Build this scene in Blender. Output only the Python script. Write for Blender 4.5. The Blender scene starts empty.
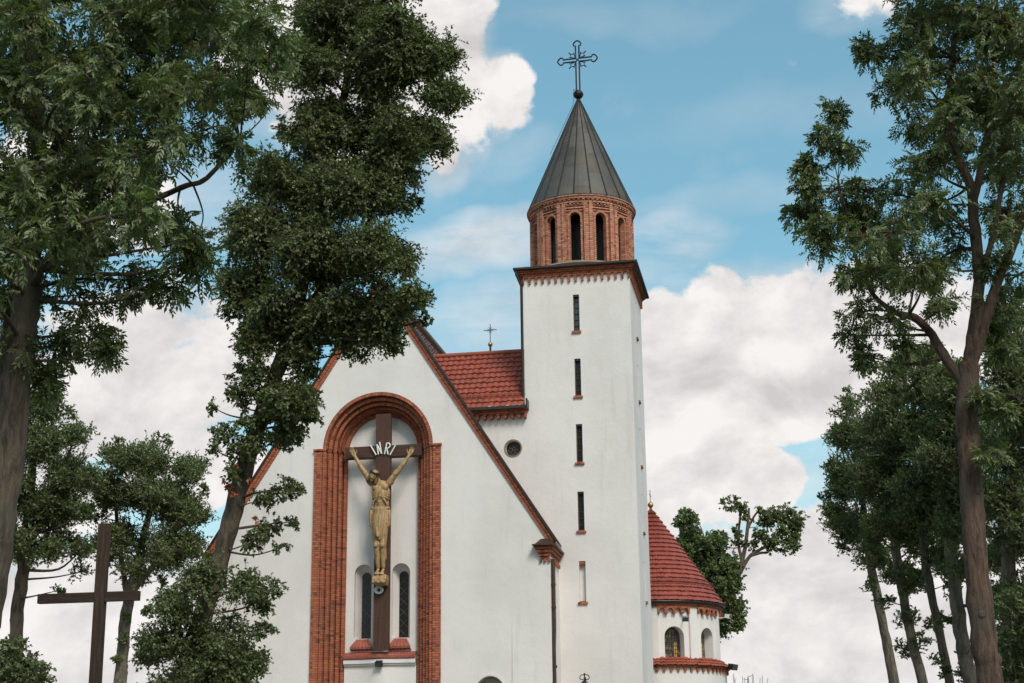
import bpy, math, random
import numpy as np
from mathutils import Vector, Matrix
from mathutils.geometry import tessellate_polygon
R = math.radians
sc = bpy.context.scene
col = sc.collection

# ------------------------------------------------------------------ camera
FPX = 1564.5
PITCH, ROLL, YAW = R(16.146), R(-0.664), R(10.211)
EYE = np.array([0, 0, 1.7])
fw = np.array([-math.sin(YAW)*math.cos(PITCH), math.cos(YAW)*math.cos(PITCH), math.sin(PITCH)])
_r = np.array([math.cos(YAW), math.sin(YAW), 0]); _u = np.cross(_r, fw)
rt = math.cos(ROLL)*_r + math.sin(ROLL)*_u
up = -math.sin(ROLL)*_r + math.cos(ROLL)*_u
cd = bpy.data.cameras.new('camera'); cam = bpy.data.objects.new('camera', cd); col.objects.link(cam)
cam.matrix_world = Matrix(((rt[0], up[0], -fw[0], EYE[0]), (rt[1], up[1], -fw[1], EYE[1]), (rt[2], up[2], -fw[2], EYE[2]), (0, 0, 0, 1)))
cd.sensor_width = 36; cd.lens = FPX/1024*36; cd.clip_start = .1; cd.clip_end = 5000
sc.camera = cam

def ray(px, py):
    return fw*FPX + rt*(px-512) - up*(py-341.5)
def at(px, py, Y):
    """the point of the upright plane y = Y seen at this place of the survey photograph"""
    d = ray(px, py)
    return EYE + d*(Y/d[1])

# ------------------------------------------------------------------ light
SUN_EL, SUN_AZ = R(46), R(147)          # azimuth clockwise from +Y (north): from the right, in front of the church
sd = bpy.data.lights.new('sun', 'SUN'); sd.energy = 2.35; sd.angle = R(20); sd.color = (1, .93, .84)
so = bpy.data.objects.new('sun', sd); col.objects.link(so)
sv = Vector((math.sin(SUN_AZ)*math.cos(SUN_EL), math.cos(SUN_AZ)*math.cos(SUN_EL), math.sin(SUN_EL)))
so.rotation_euler = sv.to_track_quat('Z', 'Y').to_euler()
sc.view_settings.view_transform = 'Standard'; sc.view_settings.look = 'None'
sc.view_settings.exposure = 0.15; sc.view_settings.gamma = 1.0

world = bpy.data.worlds.new('World'); sc.world = world; world.use_nodes = True
nt = world.node_tree; nt.nodes.clear()
class NB:
    """terse node builder"""
    def __init__(s, nt): s.nt = nt
    def new(s, t, **k):
        n = s.nt.nodes.new(t)
        for a, b in k.items(): setattr(n, a, b)
        return n
    def put(s, inp, v):
        if hasattr(v, 'links') or isinstance(v, bpy.types.NodeSocket): s.nt.links.new(v, inp)
        else: inp.default_value = v
    def math(s, op, a, b=0.0, c=0.0, clamp=False):
        n = s.new('ShaderNodeMath', operation=op, use_clamp=clamp)
        s.put(n.inputs[0], a); s.put(n.inputs[1], b); s.put(n.inputs[2], c)
        return n.outputs[0]
    def mix(s, f, a, b, mode='MIX'):
        n = s.new('ShaderNodeMix', data_type='RGBA', blend_type=mode)
        s.put(n.inputs[0], f)
        s.put(n.inputs[6], a if not isinstance(a, tuple) else (*a, 1)[:4])
        s.put(n.inputs[7], b if not isinstance(b, tuple) else (*b, 1)[:4])
        return n.outputs[2]
    def ss(s, x, a, b):
        n = s.new('ShaderNodeMapRange', interpolation_type='SMOOTHSTEP')
        s.put(n.inputs[0], x); n.inputs[1].default_value = a; n.inputs[2].default_value = b
        return n.outputs[0]
    def noise(s, vec, scale, detail=4, rough=.5, dist=0.0):
        n = s.new('ShaderNodeTexNoise')
        s.put(n.inputs['Vector'], vec); n.inputs['Scale'].default_value = scale
        n.inputs['Detail'].default_value = detail; n.inputs['Roughness'].default_value = rough
        n.inputs['Distortion'].default_value = dist
        return n.outputs['Fac']
W = NB(nt)
sky = W.new('ShaderNodeTexSky', sky_type='NISHITA', sun_disc=False, sun_elevation=SUN_EL, sun_rotation=SUN_AZ)
sky.air_density = 1.0; sky.dust_density = 1.2; sky.ozone_density = 1.3
geo = W.new('ShaderNodeTexCoord'); sep = W.new('ShaderNodeSeparateXYZ'); nt.links.new(geo.outputs['Generated'], sep.inputs[0])
az = W.math('ARCTAN2', sep.outputs[0], sep.outputs[1]); el = W.math('ARCSINE', sep.outputs[2])
DIR = geo.outputs['Generated']
def scaled0(v):
    m_ = W.new('ShaderNodeMapping'); W.put(m_.inputs[0], v); m_.inputs['Location'].default_value = (3.1, 7.7, 1.3); return m_.outputs[0]
def azel(px, py):
    d = ray(px, py); d = d/np.linalg.norm(d)
    return math.atan2(d[0], d[1]), math.asin(d[2])
w1 = W.noise(DIR, 9, 4, .55); w2 = W.noise(scaled0(DIR), 9, 4, .55)
az_s, el_s = az, el
az_w = W.math('ADD', az, W.math('MULTIPLY', W.math('SUBTRACT', w1, .5), .10)); el_w = W.math('ADD', el, W.math('MULTIPLY', W.math('SUBTRACT', w2, .5), .075))
# noise fields in direction space, domain-warped for cauliflower edges
ca = W.new('ShaderNodeCombineXYZ'); W.put(ca.inputs[0], az); W.put(ca.inputs[1], W.math('MULTIPLY', el, 1.35)); V1 = ca.outputs[0]
cb = W.new('ShaderNodeCombineXYZ'); W.put(cb.inputs[0], W.math('SUBTRACT', az, .012)); W.put(cb.inputs[1], W.math('MULTIPLY', W.math('ADD', el, .022), 1.35)); V2 = cb.outputs[0]
f1 = W.noise(V1, 13, 11, .60, .25); f2 = W.noise(V2, 13, 9, .60, .25)
big = W.noise(V1, 4.2, 3, .5)
# banks of cloud: (x, y, half width, half height, strength) as seen from the road
banks = [(350, 20, 165, 170, 1.3), (455, 60, 74, 112, 1.2), (450, 135, 36, 55, 1.0), (508, 98, 34, 44, 1.0),
         (866, 6, 50, 40, .62), (715, 285, 60, 34, 1.0), (790, 300, 60, 34, .95),
         (735, 322, 112, 68, 1.35), (665, 335, 90, 66, 1.3), (655, 410, 60, 60, 1.2), (695, 382, 70, 44, 1.25), (835, 340, 70, 66, 1.15), (780, 400, 190, 55, 1.2), (930, 330, 120, 80, 1.0),
         (700, 470, 72, 56, 1.3), (760, 478, 54, 48, 1.2), (640, 500, 80, 70, 1.2), (860, 560, 200, 66, 1.1), (700, 585, 220, 80, 1.3),
         (120, 400, 150, 80, 1.2), (130, 330, 130, 60, .9), (60, 200, 150, 90, .7), (230, 380, 90, 60, .9), (30, 500, 120, 70, 1.0), (190, 470, 100, 60, 1.0),
         (150, 660, 260, 75, 1.2), (400, 420, 160, 90, .9)]
dens = None
for (bx, by, rx, ry, st) in banks:
    a0, e0 = azel(bx, by); ra, re = rx/FPX*1.03, ry/FPX
    q = W.math('ADD', W.math('POWER', W.math('MULTIPLY', W.math('SUBTRACT', az_w, a0), 1/ra), 2.0),
               W.math('POWER', W.math('MULTIPLY', W.math('SUBTRACT', el_w, e0), 1/re), 2.0))
    v = W.math('MULTIPLY', W.math('SUBTRACT', 1.0, q, clamp=True), st)
    dens = v if dens is None else W.math('MAXIMUM', dens, v)
# away from the photographed part: broken cloud with a pale deck towards the horizon
gen = W.math('MULTIPLY', W.ss(W.math('ADD', big, W.math('MULTIPLY', el, -.25)), .36, .62), .8)
far_az = W.ss(W.math('ABSOLUTE', W.math('ADD', az, YAW)), .36, .50)
hi_el = W.ss(el, azel(512, 0)[1]+.02, azel(512, 0)[1]+.15)
outside = W.math('MAXIMUM', far_az, hi_el)
dens = W.math('MAXIMUM', dens, W.math('MULTIPLY', gen, outside))
low = W.ss(el, azel(512, 470)[1], azel(512, 620)[1])
dens = W.math('MAXIMUM', dens, W.math('MULTIPLY', low, 1.0))
body = W.math('ADD', dens, W.math('MULTIPLY', W.math('MULTIPLY', W.math('SUBTRACT', f1, .5), 2.0), W.ss(dens, -.45, .12)))
alpha = W.ss(body, .30, .62)
thin = None
for (bx, by, rx, ry, st) in [(475, 240, 120, 42, .8), (660, 245, 75, 45, .75), (560, 325, 190, 60, .8), (800, 120, 200, 30, .12), (620, 20, 160, 26, .14), (720, 200, 160, 22, .16), (520, 150, 60, 30, .2), (850, 18, 60, 34, .35), (815, 468, 70, 60, .5), (740, 520, 60, 40, .5), (690, 380, 60, 40, .6), (200, 200, 120, 60, .4)]:
    a0, e0 = azel(bx, by); ra, re = rx/FPX*1.03, ry/FPX
    q = W.math('ADD', W.math('POWER', W.math('MULTIPLY', W.math('SUBTRACT', az_w, a0), 1/ra), 2.0), W.math('POWER', W.math('MULTIPLY', W.math('SUBTRACT', el_w, e0), 1/re), 2.0))
    v = W.math('MULTIPLY', W.math('SUBTRACT', 1.0, q, clamp=True), st); thin = v if thin is None else W.math('MAXIMUM', thin, v)
cs = W.new('ShaderNodeCombineXYZ'); W.put(cs.inputs[0], W.math('MULTIPLY', az, .35)); W.put(cs.inputs[1], W.math('MULTIPLY', el, 1.6))
thin = W.math('MULTIPLY', thin, W.ss(W.noise(cs.outputs[0], 16, 7, .6, .4), .22, .62))
veil = W.math('MULTIPLY', W.ss(W.math('ADD', dens, W.math('MULTIPLY', W.math('SUBTRACT', W.noise(V1, 7, 5, .6), .5), 2.2)), .05, .9), .45)
alpha = W.math('MAXIMUM', W.math('MAXIMUM', alpha, veil), thin)
relief = W.math('SUBTRACT', f1, f2)
cg = W.new('ShaderNodeCombineXYZ'); W.put(cg.inputs[0], W.math('MULTIPLY', az, .55)); W.put(cg.inputs[1], W.math('MULTIPLY', el, 2.0))
dark = None
for (bx, by, rx, ry, st) in [(740, 398, 190, 30, .55), (822, 322, 62, 34, .75), (800, 535, 200, 30, .5), (720, 605, 260, 22, .35), (120, 345, 160, 26, .4), (480, 60, 40, 60, .1), (800, 660, 260, 20, .3)]:
    a0, e0 = azel(bx, by); ra, re = rx/FPX*1.03, ry/FPX
    q = W.math('ADD', W.math('POWER', W.math('MULTIPLY', W.math('SUBTRACT', az_w, a0), 1/ra), 2.0), W.math('POWER', W.math('MULTIPLY', W.math('SUBTRACT', el_w, e0), 1/re), 2.0))
    v = W.math('MULTIPLY', W.math('SUBTRACT', 1.0, q, clamp=True), st); dark = v if dark is None else W.math('MAXIMUM', dark, v)
shade = W.math('ADD', W.math('MULTIPLY', W.math('SUBTRACT', relief, W.math('MULTIPLY', dark, .20)), 2.9), W.math('ADD', .68, W.math('MULTIPLY', W.math('SUBTRACT', .5, W.noise(cg.outputs[0], 7, 5, .5)), 1.1)), clamp=True)
CLOUD_LIT, CLOUD_GREY = (8.5, 8.15, 8.0), (5.7, 5.5, 5.45)
cl = W.mix(shade, CLOUD_GREY, CLOUD_LIT)
skyc = W.mix(1.0, sky.outputs[0], (1.38, 1.80, 1.50), 'MULTIPLY')
skyc = W.mix(.25, skyc, (2.0, 4.4, 5.7))
outc = W.mix(alpha, skyc, cl)
bg = W.new('ShaderNodeBackground'); nt.links.new(outc, bg.inputs[0]); bg.inputs[1].default_value = .1
wo = W.new('ShaderNodeOutputWorld'); nt.links.new(bg.outputs[0], wo.inputs[0])
sc.cycles.max_bounces = 6; sc.cycles.transparent_max_bounces = 6

# ------------------------------------------------------------------ materials
def material(name, build):
    m = bpy.data.materials.new(name); m.use_nodes = True
    n = NB(m.node_tree); p = m.node_tree.nodes['Principled BSDF']; build(n, p); return m
def bump(n, p, h, strength=.3, dist=.02):
    b = n.new('ShaderNodeBump'); b.inputs['Strength'].default_value = strength; b.inputs['Distance'].default_value = dist
    n.put(b.inputs['Height'], h); n.put(p.inputs['Normal'], b.outputs[0])
def objc(n): return n.new('ShaderNodeTexCoord').outputs['Object']
def uvc(n): return n.new('ShaderNodeTexCoord').outputs['UV']
def scaled(n, v, s):
    q = n.new('ShaderNodeMapping'); n.put(q.inputs[0], v); q.inputs['Scale'].default_value = s; return q.outputs[0]
def plain(name, c1, c2, scale, rough=.8, metal=0, bs=.2, stretch=(1, 1, 1), detail=5):
    def b(n, p):
        v = scaled(n, objc(n), stretch); f = n.noise(v, scale, detail, .6)
        n.put(p.inputs['Base Color'], n.mix(n.ss(f, .3, .7), c1, c2)); p.inputs['Roughness'].default_value = rough
        p.inputs['Metallic'].default_value = metal
        bump(n, p, n.noise(v, scale*4, 4, .6), bs)
    return material(name, b)
def plaster(n, p):
    v = objc(n)
    f = n.noise(v, .55, 6, .6); g = n.noise(scaled(n, v, (2.2, 2.2, .25)), 1.4, 5, .65); h = n.noise(v, 9, 4, .6)
    c = n.mix(n.ss(f, .35, .7), (.76, .695, .675), (.69, .63, .61))
    c = n.mix(n.math('MULTIPLY', n.ss(g, .52, .80), .38), c, (.47, .44, .41))
    c = n.mix(n.math('MULTIPLY', n.ss(h, .5, .8), .18), c, (.54, .53, .50))
    n.put(p.inputs['Base Color'], c); p.inputs['Roughness'].default_value = .92
    bump(n, p, n.math('ADD', n.noise(v, 22, 5, .65), n.math('MULTIPLY', n.noise(v, 3, 3, .5), 1.5)), .28, .02)
M_plaster = material('white_plaster', plaster)
def brickmat(name, c1, c2, mortar, dark):
    def b(n, p):
        v = uvc(n); t = n.new('ShaderNodeTexBrick'); n.put(t.inputs['Vector'], v)
        t.inputs['Scale'].default_value = 1; t.inputs['Brick Width'].default_value = .24; t.inputs['Row Height'].default_value = .072
        t.inputs['Mortar Size'].default_value = .011; t.inputs['Mortar Smooth'].default_value = .3; t.inputs['Bias'].default_value = 0
        t.inputs['Color1'].default_value = (*c1, 1); t.inputs['Color2'].default_value = (*c2, 1); t.inputs['Mortar'].default_value = (*mortar, 1)
        f = n.noise(v, 5.5, 3, .6); g = n.noise(v, .9, 4, .6)
        wn = n.new('ShaderNodeTexWhiteNoise', noise_dimensions='2D'); sx = n.new('ShaderNodeSeparateXYZ'); n.put(sx.inputs[0], v)
        cc = n.new('ShaderNodeCombineXYZ'); n.put(cc.inputs[0], n.math('FLOOR', n.math('MULTIPLY', sx.outputs[0], 1/.12))); n.put(cc.inputs[1], n.math('FLOOR', n.math('MULTIPLY', sx.outputs[1], 1/.072)))
        n.put(wn.inputs[0], cc.outputs[0])
        c = n.mix(n.math('MULTIPLY', n.ss(wn.outputs[0], .72, 1.0), .75), t.outputs[0], dark)
        c = n.mix(n.math('MULTIPLY', n.ss(f, .5, .75), .35), c, dark)
        c = n.mix(n.math('MULTIPLY', n.ss(g, .5, .75), .3), c, mortar)
        n.put(p.inputs['Base Color'], c); p.inputs['Roughness'].default_value = .88
        bump(n, p, n.math('ADD', n.math('SUBTRACT', 1.0, t.outputs['Fac']), n.math('MULTIPLY', f, .4)), .6, .012)
    return material(name, b)
M_brick = brickmat('red_brick', (.52, .14, .052), (.38, .082, .036), (.13, .085, .065), (.10, .035, .024))
M_brick_pale = brickmat('weathered_pink_brick', (.64, .27, .165), (.48, .16, .09), (.20, .12, .09), (.17, .06, .04))
def tilemat(name, c1, c2, c3):
    def b(n, p):
        v = uvc(n); sx = n.new('ShaderNodeSeparateXYZ'); n.put(sx.inputs[0], v)
        cc = n.new('ShaderNodeCombineXYZ'); n.put(cc.inputs[0], n.math('FLOOR', sx.outputs[0])); n.put(cc.inputs[1], n.math('FLOOR', sx.outputs[1]))
        wn = n.new('ShaderNodeTexWhiteNoise', noise_dimensions='2D'); n.put(wn.inputs[0], cc.outputs[0])
        f = n.noise(objc(n), 1.3, 5, .6)
        c = n.mix(wn.outputs[0], c1, c2); c = n.mix(n.math('MULTIPLY', n.ss(f, .42, .72), .45), c, c3); c = n.mix(n.math('MULTIPLY', n.ss(n.noise(objc(n), 7, 4, .7), .55, .75), .45), c, c3)
        n.put(p.inputs['Base Color'], c); p.inputs['Roughness'].default_value = .55
        bump(n, p, n.noise(objc(n), 30, 3, .6), .15, .01)
    return material(name, b)
M_brick_verge = brickmat('orange_verge_brick', (.48, .125, .055), (.38, .09, .042), (.20, .09, .06), (.20, .06, .035))
M_tile = tilemat('red_clay_tile', (.35, .080, .047), (.27, .062, .037), (.17, .06, .042))
M_tile_cone = tilemat('glazed_red_tile', (.33, .072, .048), (.25, .055, .040), (.19, .065, .052))
M_tile_old = tilemat('weathered_brown_tile', (.20, .085, .06), (.13, .07, .055), (.10, .075, .06))
def spiremat(n, p):
    v = uvc(n); f = n.noise(objc(n), 1.6, 6, .65); g = n.noise(scaled(n, objc(n), (5, 5, .5)), 2.5, 4, .6)
    c = n.mix(n.ss(f, .35, .68), (.048, .043, .037), (.085, .064, .046)); c = n.mix(n.math('MULTIPLY', n.ss(g, .5, .75), .6), c, (.10, .065, .048))
    sx = n.new('ShaderNodeSeparateXYZ'); n.put(sx.inputs[0], v)
    wn = n.new('ShaderNodeTexWhiteNoise', noise_dimensions='2D'); cc = n.new('ShaderNodeCombineXYZ')
    n.put(cc.inputs[0], n.math('FLOOR', sx.outputs[0])); n.put(cc.inputs[1], n.math('FLOOR', n.math('ADD', n.math('MULTIPLY', sx.outputs[1], 1.1), n.math('MULTIPLY', n.math('FLOOR', sx.outputs[0]), .37)))); n.put(wn.inputs[0], cc.outputs[0])
    c = n.mix(n.math('MULTIPLY', wn.outputs[0], .35), c, (.15, .145, .135))
    n.put(p.inputs['Base Color'], c); p.inputs['Roughness'].default_value = .6; p.inputs['Metallic'].default_value = .12
    bump(n, p, n.noise(objc(n), 4, 4, .6), .2, .03)
M_spire = material('aged_copper_sheet', spiremat)
M_wood = plain('dark_stained_timber', (.048, .020, .011), (.095, .040, .022), 4, .8, 0, .5, (6, 6, .35))
M_woodh = plain('dark_stained_crossbeam', (.042, .018, .010), (.08, .034, .019), 4, .8, 0, .5, (.35, 6, 6))
M_oldwood = plain('weathered_brown_timber', (.035, .019, .012), (.085, .046, .029), 3, .9, 0, .8, (9, 9, .6))
M_oldwoodh = plain('weathered_brown_rail', (.032, .017, .011), (.07, .038, .025), 3, .9, 0, .8, (.6, 9, 9))
M_gold = plain('ochre_carved_wood', (.48, .30, .14), (.24, .14, .062), 6, .6, 0, .35, (3, 3, .6))
M_hair = plain('brown_carved_hair', (.25, .155, .07), (.16, .095, .04), 12, .7, 0, .6)
M_thorn = plain('dark_carved_crown', (.03, .02, .014), (.05, .03, .02), 15, .7, 0, .6)
M_iron = plain('dark_iron', (.02, .02, .022), (.035, .03, .028), 20, .5, .6, .1)
M_rust = plain('brown_sheet_metal', (.055, .030, .022), (.085, .045, .032), 5, .45, .3, .1)
M_darkmetal = plain('dark_brown_gutter', (.030, .024, .021), (.05, .038, .030), 6, .45, .4, .1)
M_ochre = plain('ochre_flat_roofing', (.26, .19, .125), (.19, .14, .10), 4, .85, 0, .2)
M_white = plain('white_enamel', (.75, .75, .73), (.68, .68, .66), 5, .4, 0, .05)
M_greybox = plain('grey_lamp_housing', (.30, .30, .30), (.22, .22, .22), 8, .45, .2, .05)
M_brass = plain('gilded_ball', (.55, .36, .10), (.42, .26, .07), 9, .35, .7, .05)
M_lead = plain('lead_came', (.12, .10, .085), (.075, .065, .055), 20, .6, .2, .1)
M_board = plain('pale_brown_boarding', (.33, .30, .24), (.27, .245, .20), 6, .7, 0, .2)
def glassmat(name, c, r=.12):
    def b(n, p):
        f = n.noise(objc(n), 3.5, 2, .5)
        n.put(p.inputs['Base Color'], n.mix(f, c, tuple(x*.5 for x in c))); p.inputs['Roughness'].default_value = r
        bump(n, p, n.noise(objc(n), 6, 2, .5), .15, .02)
    return material(name, b)
M_glass = glassmat('dark_window_glass', (.008, .008, .009), .35)
M_glass_grey = glassmat('grey_window_glass', (.085, .09, .09), .2)
def stained(n, p):
    v = objc(n); t = n.new('ShaderNodeTexVoronoi', feature='F1'); n.put(t.inputs['Vector'], scaled(n, v, (5, 5, 5))); t.inputs['Scale'].default_value = 1.4
    rp = n.new('ShaderNodeValToRGB'); sx = n.new('ShaderNodeSeparateColor'); n.put(sx.inputs[0], t.outputs['Color']); n.put(rp.inputs[0], sx.outputs[0])
    e = rp.color_ramp.elements; rp.color_ramp.interpolation = 'CONSTANT'
    e[0].position = 0; e[0].color = (.05, .042, .03, 1); e[1].position = .35; e[1].color = (.15, .12, .07, 1)
    x = e.new(.6); x.color = (.03, .035, .04, 1); x = e.new(.85); x.color = (.28, .17, .04, 1)
    n.put(p.inputs['Base Color'], rp.outputs[0]); p.inputs['Roughness'].default_value = .25
M_stained = material('leaded_stained_glass', stained)
M_amber = plain('amber_stained_glass', (.75, .42, .08), (.55, .26, .05), 5, .25, 0, .05)
def barkmat(name, c1, c2, c3, rd=7):
    def b(n, p):
        v = scaled(n, objc(n), (rd, rd, 1.6)); f = n.noise(v, 1.5, 6, .7, .6); g = n.noise(objc(n), 1.1, 4, .6)
        c = n.mix(n.ss(f, .32, .66), c1, c2); c = n.mix(n.math('MULTIPLY', n.ss(g, .48, .7), .6), c, c3)
        n.put(p.inputs['Base Color'], c); p.inputs['Roughness'].default_value = .95
        bump(n, p, n.math('ADD', f, n.math('MULTIPLY', n.noise(scaled(n, objc(n), (rd*3, rd*3, 3)), 2, 5, .7, .8), .8)), 1.0, .06)
    return material(name, b)
M_bark = barkmat('grey_brown_bark', (.045, .032, .023), (.17, .122, .088), (.12, .105, .078))
M_bark_red = barkmat('reddish_brown_bark', (.055, .032, .023), (.19, .112, .078), (.14, .11, .085), 9)
M_bark_pale = barkmat('pale_bark', (.085, .065, .048), (.24, .19, .145), (.16, .155, .10), 5)
M_scar = plain('pale_cut_wood', (.42, .30, .20), (.25, .17, .11), 9, .85, 0, .6)
def leafmat(name, c1, c2, c3, tr=.30):
    m = bpy.data.materials.new(name); m.use_nodes = True; n = NB(m.node_tree); p = m.node_tree.nodes['Principled BSDF']
    a = n.new('ShaderNodeAttribute', attribute_name='tint')
    c = n.mix(n.ss(a.outputs['Fac'], 0, .75), c1, c2); c = n.mix(n.ss(a.outputs['Fac'], .8, 1.0), c, c3)
    n.put(p.inputs['Base Color'], c); p.inputs['Roughness'].default_value = .42
    t = n.new('ShaderNodeBsdfTranslucent'); n.put(t.inputs[0], n.mix(1.0, c, (1.4, 1.6, .7), 'MULTIPLY'))
    mx = n.new('ShaderNodeMixShader'); mx.inputs[0].default_value = tr
    n.nt.links.new(p.outputs[0], mx.inputs[1]); n.nt.links.new(t.outputs[0], mx.inputs[2])
    n.nt.links.new(mx.outputs[0], m.node_tree.nodes['Material Output'].inputs[0]); return m
M_leaf_ash = leafmat('ash_leaves', (.078, .098, .040), (.165, .196, .082), (.28, .315, .15))
M_leaf_lime = leafmat('lime_leaves', (.076, .096, .038), (.165, .195, .080), (.29, .315, .15))
M_leaf_far = leafmat('dense_tree_leaves', (.080, .104, .040), (.168, .206, .080), (.265, .305, .13))
M_leaf_dead = leafmat('dry_orange_leaves', (.30, .07, .03), (.42, .12, .05), (.22, .06, .03), .2)

# ------------------------------------------------------------------ mesh building
class MB:
    def __init__(s): s.V = []; s.F = []; s.U = {}; s.S = []
    def v(s, p, uv=None):
        s.V.append(tuple(float(c) for c in p)); i = len(s.V)-1
        if uv is not None: s.U[i] = uv
        return i
    def f(s, pts, uvs=None, smooth=False):
        ids = [s.v(p, uvs[i] if uvs else None) for i, p in enumerate(pts)]
        s.F.append(ids); s.S.append(smooth)
    def box(s, x0, x1, y0, y1, z0, z1):
        P = [(x, y, z) for z in (z0, z1) for y in (y0, y1) for x in (x0, x1)]
        for q in ((0, 1, 5, 4), (3, 2, 6, 7), (2, 0, 4, 6), (1, 3, 7, 5), (4, 5, 7, 6), (2, 3, 1, 0)): s.f([P[i] for i in q])
    def hexa(s, P):
        for q in ((0, 1, 5, 4), (3, 2, 6, 7), (2, 0, 4, 6), (1, 3, 7, 5), (4, 5, 7, 6), (2, 3, 1, 0)): s.f([P[i] for i in q])
    def grid(s, rows, uvs=None, smooth=True, closed=False):
        """rows: list of equal-length lists of points"""
        ids = [[s.v(p, uvs[i][j] if uvs else None) for j, p in enumerate(r)] for i, r in enumerate(rows)]
        n = len(rows[0])
        for i in range(len(rows)-1):
            for j in range(n if closed else n-1):
                k = (j+1) % n
                s.F.append([ids[i][j], ids[i][k], ids[i+1][k], ids[i+1][j]]); s.S.append(smooth)
        return ids
    def lathe(s, cx, cy, prof, n=48, a0=0, a1=2*math.pi, smooth=True, capb=False, capt=False):
        rows = []; uvs = []; full = abs(a1-a0-2*math.pi) < 1e-6
        m = n if not full else n
        for (r, z) in prof:
            A = [a0+(a1-a0)*j/m for j in range(m+1)]
            rows.append([(cx+r*math.sin(a), cy-r*math.cos(a), z) for a in A]); uvs.append([(a*max(prof[0][0], .1), z) for a in A])
        for i in range(len(prof)-1): s.grid([rows[i], rows[i+1]], [uvs[i], uvs[i+1]], smooth)
        if capb: s.f(rows[0][:-1][::-1] if full else rows[0][::-1])
        if capt: s.f(rows[-1][:-1] if full else rows[-1])
    def tube(s, pts, rad, n=8, cap=True, smooth=True, close=False):
        pts = [Vector(p) for p in pts]
        if not hasattr(rad, '__len__'): rad = [rad]*len(pts)
        rows = []; prev = None; N = len(pts)
        for i, p in enumerate(pts):
            if close: t = pts[(i+1) % N]-pts[i-1]
            else: t = pts[min(i+1, N-1)]-pts[max(i-1, 0)]
            t.normalize()
            if prev is None:
                a = Vector((0, 0, 1)) if abs(t.z) < .9 else Vector((0, 1, 0)); x = t.cross(a).normalized()
            else: x = (prev - t*prev.dot(t)).normalized()
            prev = x; y = t.cross(x)
            rows.append([p+(x*math.cos(2*math.pi*k/n)+y*math.sin(2*math.pi*k/n))*rad[i] for k in range(n)])
        if close: rows.append(rows[0])
        s.grid(rows, None, smooth, True)
        if cap and not close: s.f(rows[0][::-1]); s.f(rows[-1])
    def ball(s, c, r, n=16, sq=1.0, sy=None):
        rx = r; ry = sy or r; rows = []
        for i in range(n//2+1):
            t = math.pi*i/(n//2); rows.append([(c[0]+rx*math.sin(t)*math.cos(2*math.pi*j/n), c[1]+ry*math.sin(t)*math.sin(2*math.pi*j/n), c[2]-r*sq*math.cos(t)) for j in range(n)])
        s.grid(rows, None, True, True)
    def slab(s, outer, holes, d0, d1, Mp, side=True):
        """flat plate with holes: (u,z) polygons, thickness d0 (back) .. d1 (front)"""
        polys = [outer]+list(holes)
        flat = [p for q in polys for p in q]
        tris = tessellate_polygon([[Vector((a, b, 0)) for a, b in q] for q in polys])
        for t in tris:
            a, b, c = [flat[i] for i in t]
            ar = (b[0]-a[0])*(c[1]-a[1])-(b[1]-a[1])*(c[0]-a[0])
            if ar < 0: b, c = c, b
            s.f([Mp(a[0], d1, a[1]), Mp(b[0], d1, b[1]), Mp(c[0], d1, c[1])], [a, b, c])
            s.f([Mp(a[0], d0, a[1]), Mp(c[0], d0, c[1]), Mp(b[0], d0, b[1])], [a, c, b])
        if side:
            for q in polys:
                for i in range(len(q)):
                    a, b = q[i], q[(i+1) % len(q)]
                    s.f([Mp(a[0], d0, a[1]), Mp(b[0], d0, b[1]), Mp(b[0], d1, b[1]), Mp(a[0], d1, a[1])],
                        [(a[0]+a[1], d0), (b[0]+b[1], d0), (b[0]+b[1], d1), (a[0]+a[1], d1)])
    def prism(s, Mp, u0, u1, zl0, zl1, zh0, zh1, d0, d1, sides=True):
        g = lambda u, d, z: Mp(u, d, z)
        s.f([g(u0, d1, zl0), g(u1, d1, zl1), g(u1, d1, zh1), g(u0, d1, zh0)], [(u0, zl0), (u1, zl1), (u1, zh1), (u0, zh0)])
        s.f([g(u0, d0, zl0), g(u1, d0, zl1), g(u1, d1, zl1), g(u0, d1, zl0)], [(u0, zl0-.2), (u1, zl1-.2), (u1, zl1), (u0, zl0)])
        s.f([g(u0, d1, zh0), g(u1, d1, zh1), g(u1, d0, zh1), g(u0, d0, zh0)], [(u0, zh0), (u1, zh1), (u1, zh1+.2), (u0, zh0+.2)])
        s.f([g(u1, d0, zl1), g(u0, d0, zl0), g(u0, d0, zh0), g(u1, d0, zh1)], [(u1, zl1), (u0, zl0), (u0, zh0), (u1, zh1)])
        if sides:
            s.f([g(u0, d0, zl0), g(u0, d1, zl0), g(u0, d1, zh0), g(u0, d0, zh0)], [(u0-.15, zl0), (u0, zl0), (u0, zh0), (u0-.15, zh0)])
            s.f([g(u1, d1, zl1), g(u1, d0, zl1), g(u1, d0, zh1), g(u1, d1, zh1)], [(u1, zl1), (u1+.15, zl1), (u1+.15, zh1), (u1, zh1)])
    def arch_panel(s, Mp, u0, u1, z0, z1, uc, hw, zb, zs, d0, d1, n=10, m=3):
        for (a, b) in ((u0, uc-hw), (uc+hw, u1)):
            for k in range(m):
                q0, q1 = a+(b-a)*k/m, a+(b-a)*(k+1)/m; s.prism(Mp, q0, q1, z0, z0, z1, z1, d0, d1, True)
        for k in range(n):
            a = uc-hw*math.cos(math.pi*k/n); b = uc-hw*math.cos(math.pi*(k+1)/n)
            if zb > z0: s.prism(Mp, a, b, z0, z0, zb, zb, d0, d1, False)
            za = zs+hw*math.sin(math.pi*k/n); zc = zs+hw*math.sin(math.pi*(k+1)/n)
            s.prism(Mp, a, b, za, zc, z1, z1, d0, d1, False)
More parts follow.
